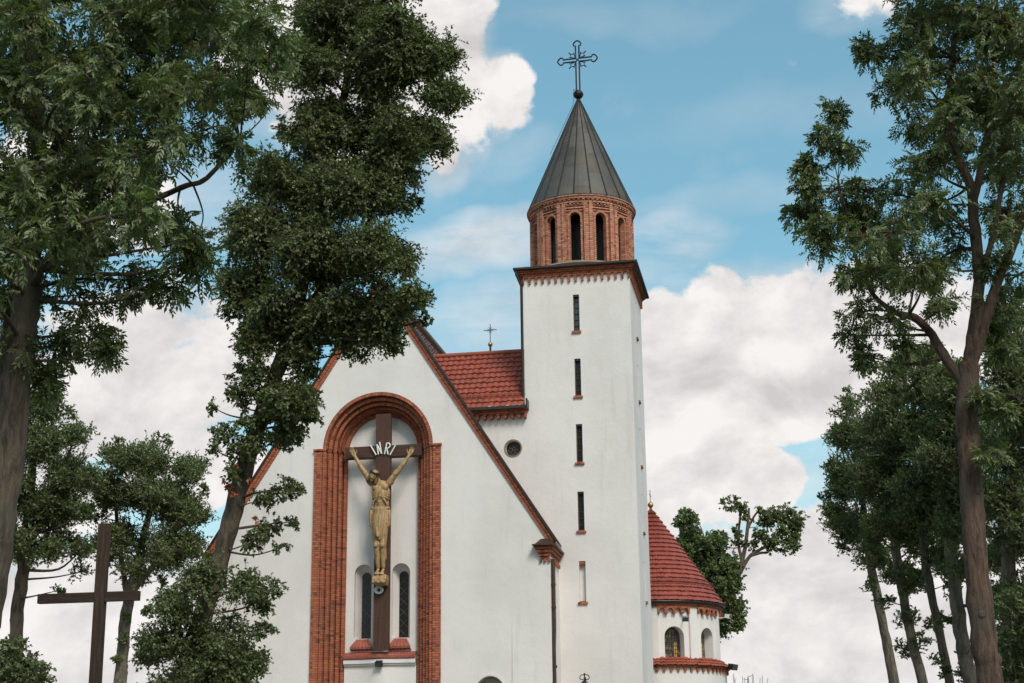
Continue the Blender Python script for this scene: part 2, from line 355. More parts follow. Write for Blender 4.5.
    def corbels(s, Mp, u0, u1, ztop, zarch, zleg, n, d0, d1, leg=.28, seg=8):
        """arched corbel table: n bays, arches springing from legs that end at zleg"""
        w = (u1-u0)/n
        for i in range(n):
            a = u0+i*w; l = w*leg/2
            s.prism(Mp, a, a+l, zleg, zleg, ztop, ztop, d0, d1); s.prism(Mp, a+w-l, a+w, zleg, zleg, ztop, ztop, d0, d1)
            hw = w/2-l; c = a+w/2
            for k in range(seg):
                p, q = math.pi*k/seg, math.pi*(k+1)/seg
                s.prism(Mp, c-hw*math.cos(p), c-hw*math.cos(q), zarch-hw+hw*math.sin(p), zarch-hw+hw*math.sin(q), ztop, ztop, d0, d1, False)
    def build(s, name, mat, parent=None):
        me = bpy.data.meshes.new(name); me.from_pydata(s.V, [], s.F); me.materials.append(mat)
        me.polygons.foreach_set('use_smooth', s.S)
        uv = me.uv_layers.new(name='UVMap'); me.update()
        arr = np.zeros(len(me.loops)*2, 'f'); k = 0; norms = {}
        for p in me.polygons:
            n = p.normal
            for vi in p.vertices:
                if vi in s.U: a = s.U[vi]
                else:
                    c = s.V[vi]
                    a = (c[0], c[1]) if abs(n.z) > .75 else ((c[1], c[2]) if abs(n.x) > abs(n.y) else (c[0], c[2]))
                arr[k] = a[0]; arr[k+1] = a[1]; k += 2
        uv.data.foreach_set('uv', arr)
        o = bpy.data.objects.new(name, me); col.objects.link(o)
        if parent is not None: attach(o, parent)
        return o
def attach(o, parent):
    """keeps world placement; parents are unrotated and unscaled"""
    o.parent = parent
    loc = Vector((0, 0, 0)); q = parent
    while q is not None: loc += q.location; q = q.parent
    o.location = o.location - loc
def tag(o, label=None, cat=None, group=None, kind=None):
    if label: o['label'] = label
    if cat: o['category'] = cat
    if group: o['group'] = group
    if kind: o['kind'] = kind
    return o
def empty(name, loc):
    o = bpy.data.objects.new(name, None); o.location = [float(c) for c in loc]; col.objects.link(o); return o
def flat(Y): return lambda u, d, z: (u, Y-d, z)                 # faces the road
def east(X): return lambda u, d, z: (X+d, u, z)                 # faces right
def west(X): return lambda u, d, z: (X-d, -u, z)
def south(Y): return lambda u, d, z: (-u, Y+d, z)
def round_(cx, cy, Rr): return lambda u, d, z: (cx+(Rr+d)*math.sin(u/Rr), cy-(Rr+d)*math.cos(u/Rr), z)
def archpoly(uc, hw, zb, zs, n=16):
    return [(uc-hw, zb), (uc+hw, zb)] + [(uc+hw*math.cos(math.pi*k/n), zs+hw*math.sin(math.pi*k/n)) for k in range(n+1)]
def rectpoly(u0, u1, z0, z1): return [(u0, z0), (u1, z0), (u1, z1), (u0, z1)]
def tiles(mb, P, rows, cols, lift=.035, wave=.03, seg=4, uv0=(0, 0)):
    """P(a, t) -> (point, normal) with a across 0..1 and t down the slope 0..1; lapped courses of pantiles"""
    lines = []; uvs = []
    n = cols*seg
    for r in range(rows):
        for (t, l) in ((r/rows, 0.0), ((r+1)/rows, lift)):
            L = []; U = []
            for j in range(n+1):
                a = j/n; p, nn = P(a, t); h = l+wave*abs(math.sin(math.pi*j/seg))+.014*math.sin((j//seg)*12.9898+r*78.233+1.3)*math.sin((j//seg)*4.1+r*1.7)
                L.append(tuple(p[i]+nn[i]*h for i in range(3))); U.append((a*cols+uv0[0]+.001, r+.5))
            lines.append(L); uvs.append(U)
    for i in range(len(lines)-1): mb.grid([lines[i], lines[i+1]], [uvs[i], uvs[i+1]], False)
# ------------------------------------------------------------------ ground
def wave_ground():
    mb = MB(); N = 60; rows = []
    xs = [math.copysign(abs(t)**2.6, t)*3000 for t in np.linspace(-1, 1, N)]
    for y in xs: rows.append([(x, y+30, -.05+.0*x) for x in xs])
    mb.grid(rows); return mb
def groundm(n, p):
    v = objc(n); f = n.noise(v, .12, 6, .6); g = n.noise(v, 3, 5, .7)
    c = n.mix(n.ss(f, .35, .65), (.045, .07, .025), (.085, .095, .04)); c = n.mix(n.math('MULTIPLY', n.ss(g, .5, .75), .5), c, (.03, .045, .018))
    n.put(p.inputs['Base Color'], c); p.inputs['Roughness'].default_value = .95; bump(n, p, g, .8, .08)
tag(wave_ground().build('ground', material('short_lawn', groundm)), kind='structure')
def pavem(n, p):
    v = uvc(n); t = n.new('ShaderNodeTexBrick'); n.put(t.inputs['Vector'], v); t.inputs['Scale'].default_value = 1
    t.inputs['Brick Width'].default_value = .4; t.inputs['Row Height'].default_value = .2; t.inputs['Mortar Size'].default_value = .006
    t.inputs['Color1'].default_value = (.30, .28, .26, 1); t.inputs['Color2'].default_value = (.24, .225, .21, 1); t.inputs['Mortar'].default_value = (.09, .085, .08, 1)
    n.put(p.inputs['Base Color'], n.mix(n.ss(n.noise(v, .6, 5, .6), .4, .8), t.outputs[0], (.20, .19, .175))); p.inputs['Roughness'].default_value = .9
M_pave = material('concrete_pavers', pavem)
mb = MB(); mb.box(-15.2, -11, -6, 47.6, -.3, .02); tag(mb.build('path', M_pave), kind='structure')
mb = MB(); mb.box(-22, -1, 41.5, 47.99, -.3, .035); tag(mb.build('church_forecourt', M_pave), kind='structure')

# ------------------------------------------------------------------ church
FY = 48.0; NY = 48.76; TY = 49.8; TD = 3.62
CX = -13.10
church = tag(empty('church', (-9, 52, 0)), 'white church with brick arched niche, red tiled roofs and dark conical spire', 'church')
PX0, PX1 = -15.21, -11.01                # outer edges of the brick surround
CAPZ = 12.50; RO = 1.85; RI = 1.18
PEAK = 18.12; SL = 1.557; RX = -13.05
XR, XL = -7.52, 2*RX+7.52
eave_z = PEAK-SL*(XR-RX)
# front wall with the tall arched opening and a small arched window
op = [(PX0+.12, -.2)] + [(PX1-.12, -.2), (PX1-.12, CAPZ)] + [(CX+(RO-.03)*math.cos(math.pi*k/40), CAPZ+(RO-.03)*math.sin(math.pi*k/40)) for k in range(41)] + [(PX0+.12, CAPZ)]
dc = at(490, 676, FY); DH = .45
dw = archpoly(dc[0], DH, dc[2]-2.2, dc[2]-DH)
fmb = MB()
outer = [(XL, -.2), (XR, -.2), (XR, eave_z), (RX, PEAK), (XL, eave_z)]
# the opening reaches the ground, so the outline runs round it
outl = [(XL, -.2), op[0]] + op[::-1][:-1][:0] + [(PX0+.12, CAPZ)] + [(CX+(RO-.03)*math.cos(math.pi*k/40), CAPZ+(RO-.03)*math.sin(math.pi*k/40)) for k in range(40, -1, -1)] + [(PX1-.12, CAPZ), (PX1-.12, -.2), (XR, -.2), (XR, eave_z), (RX, PEAK), (XL, eave_z)]
fmb.slab(outl, [dw], -.92, 0, flat(FY))
# shallow raking thickening beside the corner
bz = at(512.5, 617, FY)[2]; bx = at(512.5, 660, FY)[0]
for (a, b) in ((bx, XR-.02),):
    fmb.hexa([(a, FY-.14, -.1), (b, FY-.14, -.1), (a, FY+.02, -.1), (b, FY+.02, -.1), (a, FY-.005, bz), (b, FY-.005, bz), (a, FY+.02, bz), (b, FY+.02, bz)])
fmb.build('facade_wall', M_plaster, church)
# small arched window low in the front wall
w = MB(); w.slab(archpoly(dc[0], DH-.015, dc[2]-2.19, dc[2]-DH), [], -.36, -.30, flat(FY)); wo_ = w.build('arched_window', M_board, church)
w = MB(); w.slab(archpoly(dc[0], DH+.07, dc[2]-2.26, dc[2]-DH, 20), [dw], .002, .03, flat(FY)); w.build('window_surround', M_plaster, wo_)
# niche back wall with two splayed lancets
def lancet(px, ptop, pbot): 
    a = at(px, ptop, NY+.1); b = at(px, pbot, NY+.1); return a[0], a[2], b[2]
L = [lancet(363.5, 566, 640), lancet(399.8, 564, 638.5)]
lz1 = (L[0][1]+L[1][1])/2+.02; lz0 = (L[0][2]+L[1][2])/2+.02
LX = [CX-.62, CX+.62]
nm = MB(); holes = [archpoly(x, .30, lz0, lz1-.30, 16) for x in LX]
zt = CAPZ+RI+.3
nm.slab([(CX-RI-.1, -.2), (CX+RI+.1, -.2), (CX+RI+.1, zt), (CX-RI-.1, zt)], holes, -.12, 0, flat(NY))
for x in LX:      # splayed reveals
    o1 = archpoly(x, .30, lz0, lz1-.30, 16); o2 = archpoly(x, .155, lz0+.02, lz1-.36, 16)
    for i in range(len(o1)):
        a, b = o1[i], o1[(i+1) % len(o1)]; c, d = o2[i], o2[(i+1) % len(o2)]
        nm.f([(a[0], NY+.12, a[1]), (b[0], NY+.12, b[1]), (d[0], NY+.40, d[1]), (c[0], NY+.40, c[1])])
nm.build('niche_wall', M_plaster, church)
for x in LX:
    w = MB(); w.slab(archpoly(x, .19, lz0, lz1-.36, 16), [], -.46, -.41, flat(NY)); wd = w.build('lancet_window', M_glass, church)
    g = MB(); hz = (lz1-lz0)/7
    for k in range(-1, 8):
        for s in (-1, 1):
            z0 = lz0+k*hz; p0 = (x-s*.17, z0); p1 = (x+s*.17, z0+hz*1.0)
            if p0[1] < lz0 or max(p0[1], p1[1]) > lz1-.22: continue
            g.tube([(p0[0], NY+.40, p0[1]), (p1[0], NY+.40, p1[1])], .011, 4)
    g.build('glazing_bars', M_lead, wd)
    # sloping tiled sill that flares towards its front edge
    s = MB(); zs0 = lz0+.0
    rows = []; 
    for (hw, y, z) in ((.20, NY+.34, zs0+.03), (.21, NY-.02, zs0-.03), (.30, NY-.14, zs0-.17), (.37, NY-.19, zs0-.28)):
        rows.append([(x+u*hw, y, z+.018*abs(math.sin(j*math.pi/4))) for j, u in enumerate(np.linspace(-1, 1, 25))])
    s.grid(rows, [[((p[0]*6)+.01, i+.5) for p in r] for i, r in enumerate(rows)], False)
    lo = [(p[0], p[1], p[2]-.07) for p in rows[-1]]; s.grid([rows[-1], lo], None, False)
    s.grid([lo, [(p[0], NY-.003, p[2]-.03) for p in lo]], None, False)
    s.build('sill', M_tile, wd)
# sill band across the niche, with white moulding and projecting lower wall
sz = at(380, 653.5, NY-.3)[2]
s = MB()
SW = RI-.01
def sill_y(x): return NY-.30-.14*math.exp(-((x-CX)/.45)**2)
xs = np.linspace(CX-SW, CX+SW, 49); rows = []
for (dy, z) in ((1, sz+.07), (.35, sz+.03), (.04, sz-.03), (0, sz-.07), (0.0, sz-.15), (.15, sz-.17)):
    rows.append([(x, NY+(sill_y(x)-NY)*(1-dy) if dy < 1 else NY-.001, z+.014*abs(math.sin(j*math.pi/2.0))) for j, x in enumerate(xs)])
s.grid(rows, [[(p[0]*7, i+.5) for p in r] for i, r in enumerate(rows)], False); s.build('tiled_ledge', M_tile, church)
s = MB()
for (pz0, pz1, fy) in ((sz-.30, sz-.172, .04), (sz-.36, sz-.301, .09), (-.2, sz-.361, .15)):
    a = [(x, NY+(sill_y(x)-NY)*1.0+fy, pz1) for x in xs]; b = [(x, p[1], pz0) for x, p in zip(xs, a)]
    s.grid([[(p[0], NY-.001, pz1) for p in a], a, b, [(p[0], NY-.001, pz0) for p in b]], None, False)
s.build('ledge_moulding', M_plaster, church)
# stepped brick surround
def step_profile(n=5):
    """(offset towards the opening, depth) rings from outside in"""
    w = (RO-RI)/n; return [(i*w, (i+1)*w, -.02-.155*i) for i in range(n)]
b = MB()
steps = step_profile()
for sgn in (-1, 1):
    X0 = CX+sgn*2.10
    # broad outer strip standing slightly proud
    u0, u1 = sorted((X0, CX+sgn*(RO-.0)))
    b.prism(flat(FY), u0, u1, -.2, -.2, CAPZ, CAPZ, -.90, .07)
    b.prism(flat(FY), u0-.03, u1+.03, CAPZ-.001, CAPZ-.001, CAPZ+.055, CAPZ+.055, -.3, .11)
    for (a, c, d) in steps:
        q0, q1 = sorted((CX+sgn*(RO-a), CX+sgn*(RO-c)))
        q0 += .018; q1 -= .018
        b.prism(flat(FY), q0, q1, -.2, -.2, CAPZ, CAPZ, -.90, d+.03)
    for (a, c, d) in steps:     # dark joint set back between the steps
        q = CX+sgn*(RO-a); b.prism(flat(FY), q-.018, q+.018, -.2, -.2, CAPZ, CAPZ, -.90, d-.10, False)
    for (a, c, d) in steps:
        q0, q1 = sorted((CX+sgn*(RO-a), CX+sgn*(RO-c))); b.prism(flat(FY), q0, q1, CAPZ+.001, CAPZ+.001, CAPZ+.05, CAPZ+.05, -.90, d+.05, False)
b.build('brick_pilaster', M_brick, church)
b = MB(); NA = 56
for i, (a, c, d) in enumerate(steps):
    r1, r0 = RO-a, RO-c
    for (ro, ri, dd) in ((r1, r1-.022, d-.05), (r1-.022, r0, d+(.05 if i == 0 else .03))):
        for k in range(NA):
            t0, t1 = math.pi*k/NA, math.pi*(k+1)/NA
            P = lambda r, t, dp: (CX+r*math.cos(t), FY-dp, CAPZ+.05+r*math.sin(t))
            U = lambda r, t: (r*1.0, t*1.55)
            b.f([P(ri, t0, dd), P(ro, t0, dd), P(ro, t1, dd), P(ri, t1, dd)], [U(ri, t0), U(ro, t0), U(ro, t1), U(ri, t1)])
            b.f([P(ri, t0, dd), P(ri, t1, dd), P(ri, t1, -.90), P(ri, t0, -.90)], [(0, t0*1.55), (0, t1*1.55), (.5, t1*1.55), (.5, t0*1.55)])
            b.f([P(ro, t0, dd), P(ro, t0, -.3), P(ro, t1, -.3), P(ro, t1, dd)], [(0, t0*1.55), (.5, t0*1.55), (.5, t1*1.55), (0, t1*1.55)])
b.build('brick_arch', M_brick, church)

# gable verges
for sgn in (1, -1):
    XE = RX+sgn*(XR-RX); nlen = math.hypot(1, SL); ux, uz = sgn/nlen, -SL/nlen; nx, nz = sgn*SL/nlen, 1/nlen
    Lr = (PEAK-eave_z)*nlen/SL+.30
    def Pv(s_, w_, d_): return (RX+ux*s_+nx*w_, FY-d_, PEAK+uz*s_+nz*w_)
    m = MB(); n = 46
    for k in range(n):      # saw-tooth courses of a brick verge
        s0, s1 = Lr*k/n, Lr*(k+1)/n
        for (w0, w1, dd) in ((-.17, -.07, .05), (-.07, .03, .085)):
            P8 = [Pv(s0, w0, -.2), Pv(s1-.012, w0, -.2), Pv(s0, w0, dd), Pv(s1-.012, w0, dd), Pv(s0, w1, -.2), Pv(s1-.012, w1, -.2), Pv(s0, w1, dd), Pv(s1-.012, w1, dd)]
            m.hexa(P8)
        m.f([Pv(s1-.012, -.165, .045), Pv(s1, -.165, .045), Pv(s1, .025, .045), Pv(s1-.012, .025, .045)])
    vo = m.build('gable_verge', M_brick_verge, church)
    m = MB(); m.hexa([Pv(-.05, .032, -.5), Pv(Lr+.15, .032, -.5), Pv(-.05, .032, .15), Pv(Lr+.15, .032, .15), Pv(-.05, .075, -.5), Pv(Lr+.15, .075, -.5), Pv(-.05, .09, .15), Pv(Lr+.15, .09, .15)])
    m.build('coping', M_darkmetal, vo)
# corbels under the verge foot
for sgn in (1, -1):
    m = MB(); xe = RX+sgn*(XR-RX); z = eave_z-.40
    tiers = [(.12, .0, -.10), (.07, -.10, -.20), (.01, -.20, -.30), (-.06, -.30, -.38)]
    for (e, za, zb) in tiers:
        a, c = xe-sgn*(.34+e*.9), xe+sgn*e*.9
        m.box(min(a, c), max(a, c), FY-.10-e*.8, TY-.02 if sgn > 0 else FY+1, z+zb, z+za-.004)
    for k in range(3):
        a = xe-sgn*(.32-k*.13); m.box(min(a, a+sgn*.07), max(a, a+sgn*.07), FY-.08, FY-.001, z-.48, z-.381)
    for k in range(6):
        if sgn > 0: m.box(xe+.0, xe+.08, FY+.1+k*.27, FY+.22+k*.27, z-.50, z-.381)
    co = m.build('corner_corbel', M_brick, church)
    m = MB(); a, c = xe-sgn*.50, xe+sgn*.17; a, c = min(a, c), max(a, c)
    m.hexa([(a, FY-.28, z+.0), (c, FY-.28, z+.0), (a, TY-.03, z+.0), (c, TY-.03, z+.0), (a+.22, FY-.04, z+.24), (c-.10, FY-.04, z+.24), (a+.22, TY-.03, z+.24), (c-.10, TY-.03, z+.24)])
    m.box(a-.02, c+.02, FY-.31, TY-.03, z+.002, z+.045)
    m.build('sheet_cap', M_rust, co)
# downpipe on the corner
m = MB(); px_ = XR+.07
m.tube([(px_, FY+.12, eave_z-.8), (px_, FY+.12, at(0, 0, FY)[2]*0-.0+6.6), (px_-.02, FY+.10, 6.0), (px_-.0, FY+.10, .1)], .062, 10)
for z in (7.9, 7.2, 5.4, 3.6, 1.8): m.tube([(px_, FY+.11, z), (px_, FY+.11, z+.07)], .075, 10)
m.build('downpipe', M_rust, church)
# nave body and main roof
BK = 64.0
m = MB(); m.box(XR-.45, XR-.001, FY+.93, BK, -.2, eave_z-.15); m.box(XL+.001, XL+.45, FY+.93, BK, -.2, eave_z-.15)
m.slab([(XL, -.2), (XR, -.2), (XR, eave_z-.1), (RX, PEAK-.15), (XL, eave_z-.1)], [], -.4, 0, flat(BK)); m.build('nave_wall', M_plaster, church)
for sgn in (1, -1):
    m = MB(); Lr = (PEAK-eave_z)*nlen/SL; ux, uz = sgn/nlen, -SL/nlen; nx, nz = sgn*SL/nlen, 1/nlen
    def P(a, t):
        y = FY+.1+(BK-FY+.2)*(a if sgn > 0 else 1-a); s_ = -.03+(Lr+.25)*t
        return (RX+ux*s_-nx*.10, y, PEAK+uz*s_-nz*.10), (nx, 0, nz)
    tiles(m, P, 34, 60, .035, .03); m.build('nave_roof', M_tile_old, church)
m = MB(); m.tube([(RX, FY-.05, PEAK+.08), (RX, BK+.1, PEAK+.08)], .12, 8); m.build('ridge_tiles', M_tile_old, church)

# transept between nave and tower
ev = at(500, 408, TY-.25); EZ = ev[2]; RGY = TY+2.0; rz = at(480, 352.3, RGY)[2]-.12
TX0 = -8.56; TX1 = TX0+TD
oc = at(513.2, 448.2, TY); OR = .255
m = MB()
c8 = [(oc[0]+OR*math.cos(2*math.pi*k/28), oc[2]+OR*math.sin(2*math.pi*k/28)) for k in range(28)]
m.slab([(-12.2, -.2), (TX0+.001, -.2), (TX0+.001, EZ-.05), (-12.2, EZ-.05)], [c8], -.35, 0, flat(TY)); m.build('transept_wall', M_plaster, church)
m = MB(); m.slab([(oc[0]+(OR+.02)*math.cos(2*math.pi*k/28), oc[2]+(OR+.02)*math.sin(2*math.pi*k/28)) for k in range(28)], [], -.22, -.18, flat(TY)); ow = m.build('round_window', M_glass, church)
m = MB()
for k in range(6):
    a = math.pi*k/3+.26; pts = [(oc[0]+.12*math.cos(a)+.07*math.cos(t), TY+.15, oc[2]+.12*math.sin(a)+.07*math.sin(t)) for t in np.linspace(0, 2*math.pi, 13)[:-1]]
    m.tube(pts, .012, 5, close=True)
m.tube([(oc[0]+.05*math.cos(t), TY+.15, oc[2]+.05*math.sin(t)) for t in np.linspace(0, 2*math.pi, 13)[:-1]], .014, 5, close=True)
m.build('tracery', M_lead, ow)
m = MB(); m.slab([(oc[0]+(OR+.045)*math.cos(2*math.pi*k/28), oc[2]+(OR+.045)*math.sin(2*math.pi*k/28)) for k in range(28)], [c8], .002, .02, flat(TY)); m.build('window_ring', M_ochre, ow)
m = MB(); tx_e = TX0+.10; 
def P(a, t):
    x = -12.6+(TX0-.01+12.6)*a; y = RGY+(TY-.36-RGY)*t; z = rz+(EZ-.02-rz)*t
    dy, dz = (TY-.30-RGY), (EZ+.02-rz); l = math.hypot(dy, dz); return (x, y, z), (0, dz/l, -dy/l)
tiles(m, P, 11, 20, .05, .035)
def P2(a, t):
    x = -12.6+(TX0-.01+12.6)*(1-a); y = RGY+(BK-3-RGY)*t*.25; z = rz-t*1.2; return (x, y, z), (0, .3, .95)
tiles(m, P2, 6, 20, .04, .03)
tr = m.build('transept_roof', M_tile, church)
m = MB(); m.tube([(-12.3, RGY, rz+.06), (TX0-.01, RGY, rz+.06)], .09, 8); m.build('ridge_tiles', M_tile, tr)
m = MB()
for t, h in ((.80, .11), (.84, .07)):
    p, nn = P(0, t); m.tube([(-12.3, p[1]+nn[1]*h, p[2]+nn[2]*h), (TX0-.05, p[1]+nn[1]*h, p[2]+nn[2]*h)], .014, 5)
for k in range(9):
    p, nn = P(0, .82); x = -10.4+k*.23; m.tube([(x, p[1], p[2]), (x, p[1]+nn[1]*.14, p[2]+nn[2]*.14)], .012, 4)
m.build('snow_guard', M_tile, tr)
m = MB(); m.box(-12.2, TX0+.12, TY-.42, TY-.28, EZ-.07, EZ+.03); m.box(TX0+.1, TX0+.14, TY-.42, TY-.01, EZ-.07, EZ+.25); m.build('gutter', M_darkmetal, tr)
m = MB(); m.corbels(flat(TY), -12.0, TX0+.06, EZ-.075, EZ-.17, EZ-.34, 15, .001, .22, .42, 6); m.prism(flat(TY), -12.0, TX0+.09, EZ-.074, EZ-.074, EZ-.0, EZ-.0, .001, .30); m.build('brick_cornice', M_brick, tr)
# finial cross behind the transept ridge
rb = at(490.3, 344.5, RGY+.25)
fx = MB(); x, y, z = rb; fx.tube([(x, y, rz-.1), (x, y, z-.05)], .035, 8); fx.tube([(x, y, z), (x, y, z+.76)], .013, 6); fx.tube([(x-.24, y+.02, z+.53), (x+.24, y-.02, z+.53)], .013, 6)
for k in range(8):
    a = k*math.pi/4+.4; fx.tube([(x, y, z+.53), (x+.13*math.cos(a), y, z+.53+.13*math.sin(a))], .007, 4)
fo = fx.build('ridge_cross', M_iron, church)
m = MB(); m.ball((x, y, z), .085); m.build('gilded_ball', M_brass, fo)

# ------------------------------------------------------------------ tower
TZ = at(523.6, 284, TY)[2]+.02
lv = [(577.4, 294.5, 331), (578.7, 358.5, 396), (580.2, 424, 462.5), (581.8, 491.5, 530.8), (583.4, 561, 602)]
wins = []
for i, (px, pt, pb) in enumerate(lv):
    a = at(px, pt, TY); b_ = at(px, pb, TY); wins.append((-6.765, b_[2], a[2]))
m = MB()
hw = .105
ZT = TZ+.55
m.slab([(TX0, -.2), (TX1, -.2), (TX1, ZT), (TX0, ZT)], [rectpoly(x-hw, x+hw, z0, z1) for (x, z0, z1) in wins], -.35, 0, flat(TY))
YM = TY+TD/2
sw = [(YM+.02, z0+.16, z1+.16) for (x, z0, z1) in wins]
m.slab([(TY+.0015, -.2), (TY+TD, -.2), (TY+TD, ZT), (TY+.0015, ZT)], [rectpoly(y-hw, y+hw, z0, z1) for (y, z0, z1) in sw], -.35, .003, east(TX1))
m.box(TX0+.001, TX0+.3, TY+.36, TY+TD-.001, -.2, ZT); m.box(TX0+.3, TX1-.36, TY+TD-.3, TY+TD-.002, -.2, ZT)
m.box(TX0+.3, TX1-.36, TY+.36, TY+TD-.3, ZT-.3, ZT-.1)
m.build('tower_wall', M_plaster, church)
def slit(Mp, u, z0, z1, mat, blind=False):
    w = MB(); w.prism(Mp, u-hw-.02, u+hw+.02, z0-.02, z0-.02, z1+.02, z1+.02, -.22, -.17); o = w.build('slit_window', M_plaster if blind else mat, church)
    if not blind:
        f = MB(); t = .022
        f.prism(Mp, u-hw+.001, u-hw+t+.015, z0, z0, z1, z1, -.165, -.08); f.prism(Mp, u+hw-t, u+hw-.001, z0, z0, z1, z1, -.165, -.12)
        f.prism(Mp, u-hw+.001, u+hw-.001, z1-.06, z1-.06, z1-.001, z1-.001, -.165, -.03)
        for k in range(1, 6):
            z = z0+(z1-z0)*k/6; f.prism(Mp, u-hw+t, u+hw-t, z-.012, z-.012, z+.012, z+.012, -.165, -.14)
        f.build('window_frame', M_rust, o)
    else:
        f = MB(); f.prism(Mp, u-hw+.001, u+hw-.001, z1-.11, z1-.11, z1-.001, z1-.001, -.16, -.02); f.build('lintel', M_brick, o)
    s = MB(); s.prism(Mp, u-hw-.05, u+hw+.05, z0-.075, z0-.075, z0-.002, z0-.002, -.15, .06); s.prism(Mp, u-hw-.01, u+hw+.01, z0-.002, z0-.002, z0+.03, z0+.03, -.15, -.01); s.build('brick_sill', M_brick, o)
    return o
for i, (x, z0, z1) in enumerate(wins): slit(flat(TY), x, z0, z1, M_glass_grey if i == 0 else M_glass, i == 4)
for i, (y, z0, z1) in enumerate(sw): slit(east(TX1), y, z0, z1, M_glass, i == 4)
# corbelled brick cornice
CZ = at(575, 279, TY)[2]; CT = CZ+.37
m = MB()
for Mp, u0, u1 in ((flat(TY), TX0, TX1), (east(TX1), TY, TY+TD), (west(TX0), -(TY+TD), -TY), (south(TY+TD), -TX1, -TX0)):
    m.corbels(Mp, u0, u1, CZ+.20, CZ+.13, CZ-.09, 16, .001, .075, .30, 8)
for (e, za, zb) in ((.085, .20, .255), (.13, .255, .31), (.18, .31, .3645)):
    m.box(TX0-e, TX1+e, TY-e, TY+TD+e, CZ+za+.0006, CZ+zb)
n_ = 30
for k in range(n_):     # dentil course
    u = TX0-.1+(TD+.2)*(k+.5)/n_
    m.box(u-.03, u+.03, TY-.155, TY-.131, CZ+.258, CZ+.305); m.box(TX1+.131, TX1+.155, TY+(u-TX0)-.03, TY+(u-TX0)+.03, CZ+.258, CZ+.305)
m.build('brick_cornice', M_brick, church)
m = MB(); e = .27; z = CZ+.365
m.box(TX0-e, TX1+e, TY-e, TY+TD+e, z, z+.05); m.box(TX0-e-.03, TX1+e+.03, TY-e-.03, TY-e+.05, z+.02, z+.085); m.box(TX1+e-.05, TX1+e+.03, TY-e+.051, TY+TD+e+.03, z+.02, z+.085)
m.box(TX0-e-.03, TX0-e+.05, TY-e+.051, TY+TD+e+.03, z+.02, z+.085); m.box(TX0-e+.051, TX1+e-.051, TY+TD+e-.05, TY+TD+e+.03, z+.02, z+.085)
m.build('tower_gutter', M_darkmetal, church)
m = MB(); xx = TX0-.05; yy = TY-.02
m.tube([(TX0-.2, TY-.2, z+.02), (TX0-.2, TY-.2, z-.12), (xx-.01, yy, z-.5), (xx, yy, EZ-.1)], .05, 10); m.build('tower_downpipe', M_darkmetal, church)
# round belfry
BCX, BCY = TX0+TD/2, TY+TD/2
def rad_at(px0, px1, py):
    a, b = at(px0, py, BCY), at(px1, py, BCY); return (b[0]-a[0])/2*math.cos(YAW-.09)
BR = rad_at(532.3, 632.8, 240)
bz0 = z+.05; btop = at(583, 201, BCY-BR)[2]+.17
m = MB(); m.lathe(BCX, BCY, [(TD/2+.2, bz0+.002), (BR+.30, bz0+.10), (BR+.16, bz0+.20), (BR+.02, bz0+.26)], 48); m.build('belfry_plinth', M_ochre, church)
m = MB(); bs = 2*math.pi*BR/12; Mr = round_(BCX, BCY, BR)
wz0 = bz0+.16; wz1 = at(576, 212, BCY-BR)[2]+.02; whw = .195
for k in range(12):
    c = k*bs
    m.arch_panel(Mr, c-bs/2, c+bs/2, bz0, btop, c, whw, wz0, wz1-whw, -.24, -.06, 10, 3)
    # lighter arch ring
    for q in range(10):
        t0, t1 = math.pi*q/10, math.pi*(q+1)/10
        r0, r1 = whw, whw+.07; zc = wz1-whw
        Pq = lambda r, t, d: Mr(c+r*math.cos(t), d, zc+r*math.sin(t))
        m.f([Pq(r0, t0, -.03), Pq(r1, t0, -.03), Pq(r1, t1, -.03), Pq(r0, t1, -.03)], [(r0, t0*.5), (r1, t0*.5), (r1, t1*.5), (r0, t1*.5)])
        m.f([Pq(r1, t0, -.06), Pq(r1, t1, -.06), Pq(r1, t1, -.03), Pq(r1, t0, -.03)]); m.f([Pq(r0, t1, -.06), Pq(r0, t0, -.06), Pq(r0, t0, -.03), Pq(r0, t1, -.03)])
    for s_ in (-1, 1):
        a = c+s_*(whw+.001); b2 = c+s_*(whw+.07); m.prism(Mr, min(a, b2), max(a, b2), wz0, wz0, wz1-whw-.001, wz1-whw-.001, -.059, -.03)
    # projecting double pier
    for (a, b2, d) in ((-.155, -.03, .055), (-.03, .03, .02), (.03, .155, .055)):
        m.prism(Mr, c+bs/2+a, c+bs/2+b2-.001, bz0, bz0, btop-.22, btop-.22, -.05, d)
    # corbelled head over each window
    for (e, za, zb, d) in ((.155, .31, .26, .03), (.155, .40, .35, .02), (.155, .49, .45, -.01)):
        m.prism(Mr, c-bs/2+e, c+bs/2-e, btop-za, btop-za, btop-zb, btop-zb, -.06, d)
    for j in range(5):
        u = c-.26+j*.13; m.prism(Mr, u-.033, u+.033, btop-.27, btop-.27, btop-.225, btop-.225, -.06, .045)
m.build('belfry_drum', M_brick_pale, church)
m = MB(); m.lathe(BCX, BCY, [(BR-.05, btop-.22), (BR+.06, btop-.219), (BR+.06, btop-.13), (BR+.03, btop-.125), (BR+.03, btop-.09), (BR+.12, btop-.085), (BR+.12, btop-.01), (BR+.15, btop-.005), (BR+.15, btop+.05), (BR-.1, btop+.055)], 96, smooth=False)
nd = 72
for k in range(nd):
    a = 2*math.pi*k/nd; Ra = BR+.03; Mq = round_(BCX, BCY, Ra); m.prism(Mq, a*Ra-.045, a*Ra+.045, btop-.128, btop-.128, btop-.086, btop-.086, .001, .07)
m.build('belfry_cornice', M_brick_pale, church)
